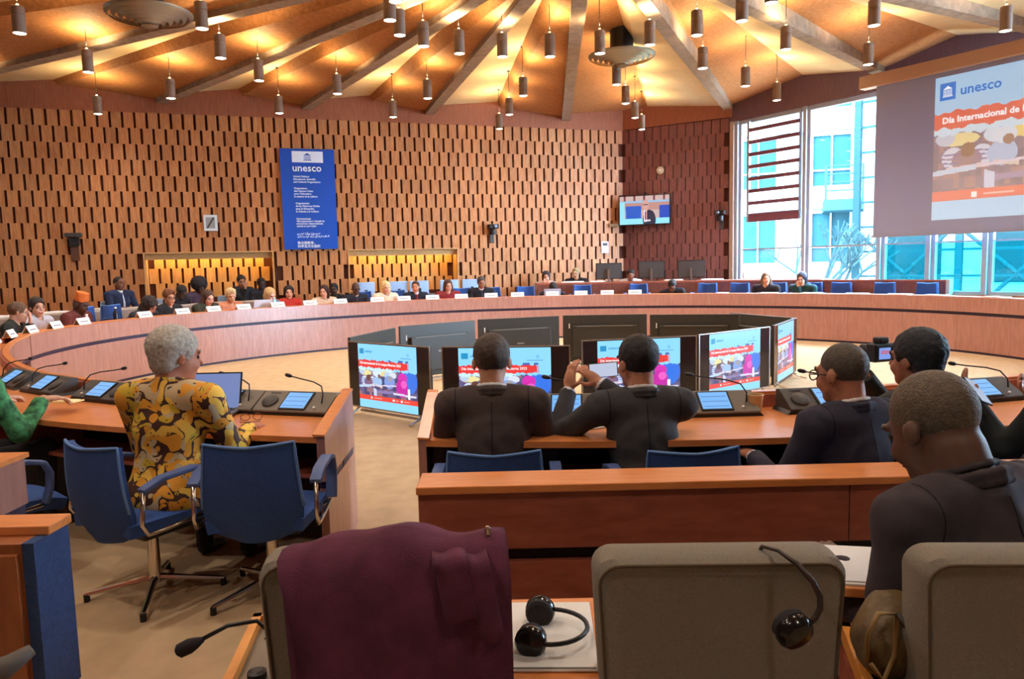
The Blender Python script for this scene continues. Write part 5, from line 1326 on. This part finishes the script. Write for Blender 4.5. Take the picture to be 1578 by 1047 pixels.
    if hair:
        base = [ellH(H(0, -.014, .034), (.082, .103, .092), RH, .01)]
        facecut = [cut(ellH(H(0, .108, -.022), (.078, .085, .090), RH, .012)), cut(ellH(H(0, .04, -.115), (.11, .11, .085), RH, .012))]
        for q in (-1, 1): facecut.append(cut(ellH(H(q * .085, .02, -.035), (.022, .030, .05), RH, .008)))
        nzh = (.004, 130) if vox < .01 else (.006, 95)
        if hair == 'short': hp_ = base + facecut
        elif hair == 'thin':                       # cropped with a thin crown
            base = [ellH(H(0, -.014, .030), (.078, .099, .089), RH, .01)]; hp_ = base + facecut; nzh = (.002, 150)
        elif hair == 'full': hp_ = [ellH(H(0, -.018, .038), (.090, .112, .100), RH, .01), ellH(H(0, -.05, -.02), (.078, .06, .075), RH, .02)] + facecut
        elif hair == 'wave': hp_ = [ellH(H(0, -.012, .045), (.088, .110, .098), RH, .01), ellH(H(-.02, .05, .10), (.05, .05, .035), RH, .02)] + facecut; nzh = (.006, 110)
        elif hair == 'bob': hp_ = [ellH(H(0, -.022, .028), (.096, .112, .104), RH, .01), ellH(H(0, -.045, -.05), (.094, .080, .085), RH, .03), cut(ellH(H(0, .115, -.030), (.072, .095, .102), RH, .012))]
        elif hair == 'long': hp_ = [ellH(H(0, -.022, .028), (.094, .112, .102), RH, .01), cap(H(0, -.05, -.02), T(0, -.075, .40), .085, .075, .03), cap(H(-.075, -.01, -.02), T(-.085, .0, .42), .035, .035, .03), cap(H(.075, -.01, -.02), T(.085, .0, .42), .032, .034, .03), cut(ellH(H(0, .115, -.032), (.070, .098, .108), RH, .012))]
        elif hair == 'curly': hp_ = [ellH(H(0, -.025, .03), (.115, .125, .115), RH, .01), ellH(H(-.06, -.03, -.09), (.06, .075, .10), RH, .03), ellH(H(.06, -.03, -.09), (.06, .075, .10), RH, .03), cut(ellH(H(0, .12, -.032), (.070, .095, .10), RH, .012))]; nzh = (.016, 75)
        elif hair == 'afro': hp_ = [ellH(H(0, -.025, .055), (.150, .150, .145), RH, .01), cut(ellH(H(0, .14, -.045), (.075, .11, .095), RH, .012))]; nzh = (.010, 110)
        elif hair == 'stubble': hp_ = [ellH(H(0, -.013, .030), (.0755, .0955, .0875), RH, .01)] + facecut; nzh = None
        link('hair', polygonise(hp_, hv_, 'hair', [hairm(hairc)], noise=nzh), r)
    if hat:
        hm = cloth(hat); up_ = RH[:, 2]
        link('hat', polygonise([cap(H(0, -.012, .075), H(0, -.018, .15), .094, .088, .004), cut(ellH(H(0, -.012, -.03), (.14, .14, .08), RH, .004)), cut(ellH(H(0, -.02, .245), (.16, .16, .085), RH, .004))], .010, 'hat', [hm]), r)
    # --- eyes
    if mouth:
        for q in (-1, 1):
            MB().lathe([(.0, -.011), (.008, -.008), (.0115, 0), (.008, .008), (.0, .011)], 8, tuple(H(q * .032, .082, -.004))).build('eye', plain('eye_dark', srgb(44, 34, 32), .3), r, smooth='all')
        for q in (-1, 1):
            MB().tube([tuple(H(q * .050, .085, .020)), tuple(H(q * .032, .098, .026)), tuple(H(q * .014, .098, .021))], .0045, 5).build('eyebrow', hairm(hairc if hair else (50, 38, 32)), r, smooth='all')
    if glasses:
        gm = plain('glasses_rim', srgb(40, 34, 36), .3)
        g = MB()
        for q in (-1, 1):
            g.tube([tuple(H(q * .034 + .026 * math.cos(t), .112 - .02 * abs(math.cos(t)) * .3, -.006 + .020 * math.sin(t))) for t in np.linspace(0, 2 * PI, 13)], .0028, 5, cap=False)
            g.tube([tuple(H(q * .060, .106, .0)), tuple(H(q * .078, .04, .0)), tuple(H(q * .080, -.02, -.004))], .0028, 5)
        g.tube([tuple(H(-.009, .113, .0)), tuple(H(.009, .113, .0))], .0028, 5)
        g.build('glasses', gm, r, smooth='all')
    return r, H, T, arms
def to_c(x, y): return (RX - x, RY - y)

# ---- far front row, left to right
D_, G_ = (74, 50, 40), (168, 118, 92)
def P_(*a, **k):
    if k.get('group') in (None, 'people in the second row'): k.setdefault('width', 1.12)
    return person(*a, **k)
P_('seated delegate with glasses resting chin on hand, far left edge', -6.15, 9.0, 0, (.95, .25), .95, .28, 0, (.35, .15, 0), (196, 146, 118), 'short', (92, 66, 44), (38, 40, 36), hands=((-.05, .30, .98), (.2, .34, .74)), glasses=True, palms=(((.1, .1, 1), (0, -1, .2)), ((0, 1, 0), (0, 0, -1))))
P_('seated dark-haired delegate in pale grey sweater looking sideways, far left', -6.3, 9.75, 0, (.9, -.1), .96, .22, 0, (-.5, .0, 0), (204, 158, 132), 'full', (46, 30, 28), (176, 172, 176), hands=((-.16, .40, .74), (.16, .42, .74)))
P_('seated delegate in dark red robe and orange flat-topped hat', -6.25, 10.55, 0, to_c(-6.2, 10.5), .97, .25, 0, (.1, .35, 0), D_, None, (30, 22, 20), (92, 38, 32), style='robe', hat=(206, 110, 48), hands=((-.18, .36, .74), (.18, .36, .74)))
P_('seated delegate with dark curly hair bowed over the desk, in charcoal', -5.85, 11.6, 0, to_c(-5.8, 11.6), .94, .42, 0, (.1, .65, 0), (176, 120, 92), 'curly', (34, 22, 22), (44, 42, 50), hands=((-.14, .44, .74), (.18, .42, .74)))
P_('seated delegate with brown swept hair and glasses, all in black', -5.65, 12.15, 0, to_c(-5.6, 12.1), .97, .2, 0, (-.3, .1, 0), (206, 150, 118), 'wave', (112, 66, 36), (26, 26, 28), glasses=True)
P_('seated delegate with long brown hair in dark olive top', -5.3, 12.75, 0, to_c(-5.3, 12.7), .96, .3, 0, (-.2, .35, 0), (214, 168, 142), 'long', (72, 46, 34), (46, 44, 32), hands=((-.14, .40, .74), (.05, .36, .84)))
P_('seated short-blonde delegate in flowered top with peach scarf', -5.02, 13.15, 0, to_c(-5, 13.1), .95, .25, 0, (-.45, .15, 0), (206, 154, 118), 'wave', (206, 176, 130), (196, 128, 96), hands=((-.16, .40, .74), (.12, .40, .80)))
P_('seated fair-haired delegate in slate blue jumper reading down', -4.55, 13.75, 0, to_c(-4.6, 13.7), .95, .28, 0, (0, .4, 0), (216, 166, 140), 'bob', (206, 170, 116), (98, 108, 128))
P_('seated black-haired delegate in bright red top looking right', -4.25, 14.1, 0, to_c(-4.3, 14.1), .95, .22, 0, (-.5, .05, 0), (206, 152, 124), 'bob', (26, 20, 24), (170, 44, 30), style='turtle')
P_('seated delegate with long dark hair and pale cardigan turned right', -3.7, 14.55, 0, to_c(-3.7, 14.6), .95, .3, 0, (-.8, .1, 0), (206, 156, 130), 'long', (48, 28, 28), (206, 180, 150))
P_('seated dark-skinned delegate in black beside the pale cardigan', -3.68, 15.42, 0, to_c(-3.4, 14.8), .95, .18, 0, (-.6, .05, 0), D_, 'short', (24, 18, 18), (24, 24, 30))
P_('seated bald delegate in black suit with white shirt, left of the blonde', -3.15, 14.92, 0, to_c(-3.1, 14.9), .97, .22, 0, (-.2, .2, 0), D_, None, (20, 16, 16), (26, 28, 40), style='suit', tie=(60, 60, 80))
P_('seated long-haired blonde delegate in cream white jacket', -2.6, 15.25, 0, to_c(-2.6, 15.2), .97, .2, 0, (0, .1, 0), (220, 168, 140), 'long', (222, 190, 136), (232, 206, 176), style='suit', shirt=(214, 170, 150))
P_('seated balding delegate in dark suit with red tie', -2.0, 15.5, 0, to_c(-2, 15.5), .96, .2, 0, (-.5, .05, 0), (196, 130, 96), 'thin', (64, 44, 36), (28, 28, 40), style='suit', tie=(150, 30, 36))
P_('seated delegate with long brown hair in dark red blazer', -1.35, 15.75, 0, to_c(-1.3, 15.8), .96, .2, 0, (0, .1, 0), (206, 150, 122), 'long', (74, 42, 30), (122, 36, 40), style='suit', shirt=(206, 160, 140))
P_('seated grey-haired delegate in black suit at the middle of the far desk', -.65, 15.92, 0, to_c(-.6, 15.9), 1.0, .18, 0, (.05, .15, 0), (150, 100, 76), 'short', (70, 62, 58), (24, 24, 32), style='suit', tie=(40, 40, 60))
P_('delegate in black bowed low behind a pale laptop, far middle', .88, 16.0, 0, to_c(.9, 16), .95, .5, 0, (.1, .75, 0), (120, 80, 62), 'short', (30, 22, 22), (26, 26, 34), hands=((-.22, .42, .74), (.2, .42, .74)))
P_('hunched dark-clothed delegate leaning on the far right desk', 3.5, 15.75, 0, to_c(3.5, 15.7), .95, .5, .15, (.5, .7, 0), (90, 62, 50), 'short', (24, 20, 22), (30, 26, 36), hands=((-.25, .38, .74), (.1, .42, .74)))
P_('smiling long-haired woman in black over a peach top before the window', 5.15, 15.0, 0, to_c(5.2, 15), .96, .15, 0, (.45, .0, 0), (216, 158, 130), 'long', (110, 82, 58), (34, 28, 38), style='suit', shirt=(224, 178, 140))
P_('dark-haired woman in dark green covering her mouth before the window', 5.75, 14.62, 0, to_c(5.8, 14.6), .97, .2, 0, (.1, .25, 0), (200, 146, 120), 'bob', (46, 32, 48), (22, 56, 60), hands=((-.16, .38, .74), (.04, .22, .99)), palms=(((0, 1, 0), (0, 0, -1)), ((-.3, -.1, 1), (0, -1, .1))))
# ---- far second row
GB = 'people in the second row'
P_('upright man in navy suit with pale tie on the second row, left', -6.95, 13.25, .18, to_c(-6.8, 13.2), 1.0, .05, 0, (0, -.1, 0), (120, 78, 58), 'stubble', (40, 30, 28), (30, 38, 64), style='suit', tie=(196, 204, 230), group=GB)
P_('dark-dressed person slumped low on the second row, left', -6.3, 13.85, .13, to_c(-6.3, 13.8), .95, .45, 0, (.2, .6, 0), (74, 50, 42), 'short', (28, 22, 22), (34, 28, 32), group=GB)
P_('person with a large round afro on the second row', -6.0, 14.25, .16, to_c(-6, 14.2), .94, .15, 0, (0, .3, 0), (84, 54, 46), 'afro', (22, 16, 26), (66, 48, 66), group=GB)
P_('man in black with hand to his face on the second row', -5.4, 14.9, .18, to_c(-5.4, 14.9), .98, .12, 0, (-.3, .2, 0), (150, 100, 76), 'short', (26, 20, 22), (24, 24, 30), hands=((-.2, .36, .7), (-.0, .22, 1.0)), palms=(((0, 1, 0), (0, 0, -1)), ((-.4, -.1, 1), (0, -1, .1))), group=GB)
P_('dark-skinned person in black right of the man with hand to face', -5.12, 15.2, .14, to_c(-5.1, 15.1), .96, .2, 0, (-.2, .1, 0), (56, 40, 38), 'short', (20, 16, 18), (28, 26, 34), group=GB)
P_('person with dark bob drinking in pale top, second row far middle', .82, 17.35, .12, to_c(.8, 17.3), .95, .1, 0, (0, .15, 0), (206, 150, 124), 'bob', (44, 26, 34), (214, 200, 196), hands=((-.06, .24, .93), (.07, .24, .93)), palms=(((.3, .1, 1), (0, -1, 0)), ((-.3, .1, 1), (0, -1, 0))), group=GB)
P_('fair-haired person in black holding a white sheet, second row', 1.52, 17.3, .18, to_c(1.5, 17.3), .95, .1, 0, (-.3, .1, 0), (200, 160, 130), 'short', (150, 130, 90), (28, 28, 34), group=GB)
P_('person half hidden behind the desk monitor, white sleeve showing', 2.75, 17.15, .14, to_c(2.7, 17.1), .95, .2, 0, (.2, .3, 0), (150, 104, 84), 'short', (30, 24, 24), (224, 216, 218), group=GB)

# ---- people at the near desk
GN = 'people at the near desk'
M_BATIK = bpy.data.materials.new('batik_print'); M_BATIK.use_nodes = True
nt = M_BATIK.node_tree; N, L = nt.nodes, nt.links; b = N['Principled BSDF']; b.inputs['Roughness'].default_value = .75
tc = N.new('ShaderNodeTexCoord')
n1 = N.new('ShaderNodeTexNoise'); n1.inputs['Scale'].default_value = 9; n1.inputs['Detail'].default_value = 1.0
L.new(tc.outputs['Object'], n1.inputs['Vector'])
ad = N.new('ShaderNodeMix'); ad.data_type = 'RGBA'; ad.blend_type = 'ADD'; ad.inputs[0].default_value = .22
L.new(tc.outputs['Object'], ad.inputs[6]); L.new(n1.outputs['Color'], ad.inputs[7])
v1 = N.new('ShaderNodeTexVoronoi'); v1.feature = 'DISTANCE_TO_EDGE'; v1.inputs['Scale'].default_value = 17
v2 = N.new('ShaderNodeTexVoronoi'); v2.feature = 'F1'; v2.inputs['Scale'].default_value = 17
v3 = N.new('ShaderNodeTexVoronoi'); v3.feature = 'F1'; v3.inputs['Scale'].default_value = 42
for q in (v1, v2, v3): L.new(ad.outputs[2], q.inputs['Vector'])
sp = N.new('ShaderNodeSeparateColor'); L.new(v2.outputs['Color'], sp.inputs[0])
cr_ = N.new('ShaderNodeValToRGB'); cr_.color_ramp.interpolation = 'CONSTANT'
e = cr_.color_ramp.elements; e[0].position = 0; e[0].color = srgb(224, 150, 34); e[1].position = .35; e[1].color = srgb(206, 166, 40)
for ps_, cc in ((.62, (236, 184, 70)), (.80, (196, 168, 126)), (.95, (92, 50, 26))): x_ = e.new(ps_); x_.color = srgb(*cc)
L.new(sp.outputs[0], cr_.inputs[0])
g1 = N.new('ShaderNodeMath'); g1.operation = 'GREATER_THAN'; g1.inputs[1].default_value = .64; L.new(v2.outputs['Distance'], g1.inputs[0])
g2 = N.new('ShaderNodeMath'); g2.operation = 'LESS_THAN'; g2.inputs[1].default_value = .24; L.new(v3.outputs['Distance'], g2.inputs[0])
g3 = N.new('ShaderNodeMath'); g3.operation = 'GREATER_THAN'; g3.inputs[1].default_value = .5; L.new(sp.outputs[1], g3.inputs[0])
g4 = N.new('ShaderNodeMath'); g4.operation = 'MULTIPLY'; L.new(g2.outputs[0], g4.inputs[0]); L.new(g3.outputs[0], g4.inputs[1])
g5 = N.new('ShaderNodeMath'); g5.operation = 'MAXIMUM'; L.new(g1.outputs[0], g5.inputs[0]); L.new(g4.outputs[0], g5.inputs[1])
mx_ = N.new('ShaderNodeMix'); mx_.data_type = 'RGBA'; L.new(g5.outputs[0], mx_.inputs[0]); L.new(cr_.outputs[0], mx_.inputs[6]); mx_.inputs[7].default_value = srgb(66, 32, 18)
L.new(mx_.outputs[2], b.inputs['Base Color'])
P_('grey-haired man in yellow and brown patterned shirt sitting at a laptop', -1.63, 3.42, -.03, (.22, .97), 1.0, .12, 0, (-.55, .12, 0), (186, 120, 92), 'full', (176, 166, 152), topmat=M_BATIK, style='batik', trousers=(28, 26, 30), hands=((-.18, .40, .74), (.19, .40, .73)), palms=(((0, 1, -.1), (0, 0, -1)),) * 2, vox=.008, width=1.06, group=GN, fold=(.003, 30))
P_('man in dark brown suit seen from behind, facing the floor screens', -.10, 3.38, -.09, (.02, 1), 1.0, .16, 0, (.0, .12, 0), (190, 134, 102), 'short', (66, 52, 42), (70, 58, 56), style='suit', hands=((-.20, .42, .74), (.20, .42, .74)), vox=.008, width=1.02, group=GN)
m3 = P_('man in dark grey suit raising a phone to photograph the screens', .60, 3.36, -.11, (-.10, 1), 1.0, .14, 0, (.30, .03, 0), (190, 130, 100), 'short', (26, 20, 22), (62, 60, 62), style='suit', hands=((-.29, .34, .98), (-.12, .40, 1.0)), palms=(((.12, .12, 1), (.8, .5, 0)), ((-.75, .25, .75), (-.2, .6, -.5))), curl=(.45, .7), pole=((-.6, -.2, -1), (.8, -.3, -.8)), vox=.0065, width=1.0, group=GN)
P_('man with glasses and cropped hair in navy suit, seen from behind', 1.42, 2.98, -.12, (-.38, .93), 1.0, .14, 0, (.12, .12, 0), (176, 118, 90), 'stubble', (78, 70, 62), (50, 48, 64), style='suit', shirt=(226, 216, 216), hands=((-.22, .40, .74), (.22, .40, .74)), glasses=True, vox=.008, width=1.02, group=GN)
P_('dark-haired photographer in dark clothes raising a camera', 1.84, 3.22, -.08, (-.45, .9), .98, .12, 0, (.05, .02, 0), (170, 116, 92), 'full', (26, 34, 44), (56, 58, 56), hands=((-.18, .32, 1.02), (-.03, .34, 1.04)), palms=(((.25, .2, 1), (.6, .7, 0)), ((-.4, .2, 1), (-.4, .8, 0))), curl=(.8, .8), pole=((-.6, -.2, -1), (.8, -.3, -.8)), vox=.008, group=GN)
P_('person in green flowered sleeve at the left picture edge', -3.02, 3.95, 0, (.35, .94), .97, .2, 0, (0, .2, 0), (196, 146, 118), 'bob', (60, 40, 32), topmat=plain('green_floral', srgb(60, 120, 74), .85, noise=.75, nscale=26), hands=((-.2, .40, .80), (.22, .38, .82)), palms=(((0, 1, 0), (0, 0, -1)), ((.3, 1, -.05), (0, 0, -1))), vox=.008, group=GN)
P_('person in black holding up a phone at the right picture edge', 2.42, 3.02, 0, (-.35, .94), .97, .15, 0, (.1, .3, 0), (190, 130, 104), 'short', (30, 26, 26), (30, 34, 36), hands=((-.26, .38, .86), (.14, .34, .84)), palms=(((-.1, .5, .9), (.3, .2, .9)), ((-.4, .6, .5), (-.3, 0, 1))), curl=(.35, .6), vox=.008, group=GN)
# ---- the man close by
P_('bald dark-skinned man in dark jacket, close by, head bent to the left', 1.20, 1.68, -.085, (-.45, .9), 1.04, .34, 0, (-.08, .42, 0), (100, 70, 58), 'stubble', (96, 82, 68), (60, 52, 56), style='suit', shirt=(58, 52, 56), hands=((-.16, .38, .72), (.20, .36, .72)), vox=.008, width=1.16, trousers=(26, 24, 28), group='people in the foreground', hs=1.16, neck=1.3)

# ---- things in their hands
def phone(p, rot, lab, scr=(206, 206, 226), s=.6):
    r = empty('smartphone', p, 0, lab, 'phone'); r.rotation_euler = rot
    MB().box(-.037, .037, -.004, .004, -.075, .075).build('case', M_BLACK, r, bevel=.002)
    MB().box(-.034, .034, -.0048, -.0041, -.070, .070).build('display', emit('phone_light_%d' % scr[0], srgb(*scr), s), r)
phone((.46, 3.76, .955), (.05, PI / 2 - .06, .1), 'phone held sideways by the man photographing the screens', (196, 206, 230), .9)
phone((2.03, 3.22, .90), (-.9, .35, .35), 'phone held up at the right picture edge', (176, 170, 190), .5)
def photo_camera(p, rz):
    r = empty('photo_camera', p, rz, 'black photo camera with lit display raised by the photographer', 'camera')
    MB().box(-.065, .065, -.03, .03, -.045, .045).build('body', M_BLACK, r, bevel=.008); MB().box(-.03, .03, -.025, .025, .045, .075).build('finder_hump', M_BLACK, r, bevel=.008)
    MB().tube([(0, .03, 0), (0, .11, 0)], .033, 16).build('lens', M_BLACK, r, smooth=True); MB().box(-.04, .03, -.0325, -.030, -.03, .025).build('display', emit('camera_display', srgb(130, 160, 236), .9), r)
    MB().box(-.03, .02, -.0335, -.0325, -.005, .012).build('display_picture', emit('camera_display_red', srgb(206, 120, 160), .8), r)
photo_camera((1.80, 3.62, 1.03), .35)
pp = empty('hand_papers', (.84, 1.90, .685), -.2, 'white papers held by the bald man, in front of the middle chair', 'paper')
MB().box(-.13, .13, -.12, .12, 0, .006).build('sheets', M_PAPER, pp); MB().box(-.12, .14, -.11, .13, .006, .010).build('top_sheet', M_WHITE, pp)
desk_ = empty('tablet_table', (.83, 1.90, 0), -.2, 'narrow wooden tablet table under the papers of the bald man', 'table'); MB().box(-.14, .14, -.13, .13, .66, .685).build('top', M_DESKTOP, desk_, bevel=.004); MB().box(-.03, .03, -.03, .03, 0, .66).build('post', M_RED, desk_)
bag = empty('shoulder_bag', (.80, 1.56, .62), -.25, 'brown olive leather bag with straps beside the bald man', 'bag')
mbag = plain('bag_leather', srgb(96, 76, 44), .5, noise=.25, nscale=18, bump=.3, bscale=60)
link('body', polygonise([ell((0, 0, .04), (.065, .09, .075), None, .03), ell((.02, .03, .09), (.05, .06, .05), None, .03)], .007, 'bag_body', [mbag], noise=(.006, 60)), bag)
MB().tube([(-.045, -.06, .02), (-.05, -.085, .09), (-.03, -.075, .135), (.01, -.06, .13), (.0, -.085, .05), (-.02, -.095, .0), (-.045, -.09, .03)], .006, 7).build('strap', plain('bag_strap', srgb(150, 118, 70), .5), bag, smooth='all')
MB().tube([(.01, -.06, .13), (.05, -.08, .08), (.09, -.10, .02)], .007, 7).build('strap', plain('bag_strap_dark', srgb(50, 38, 30), .5), bag, smooth='all')
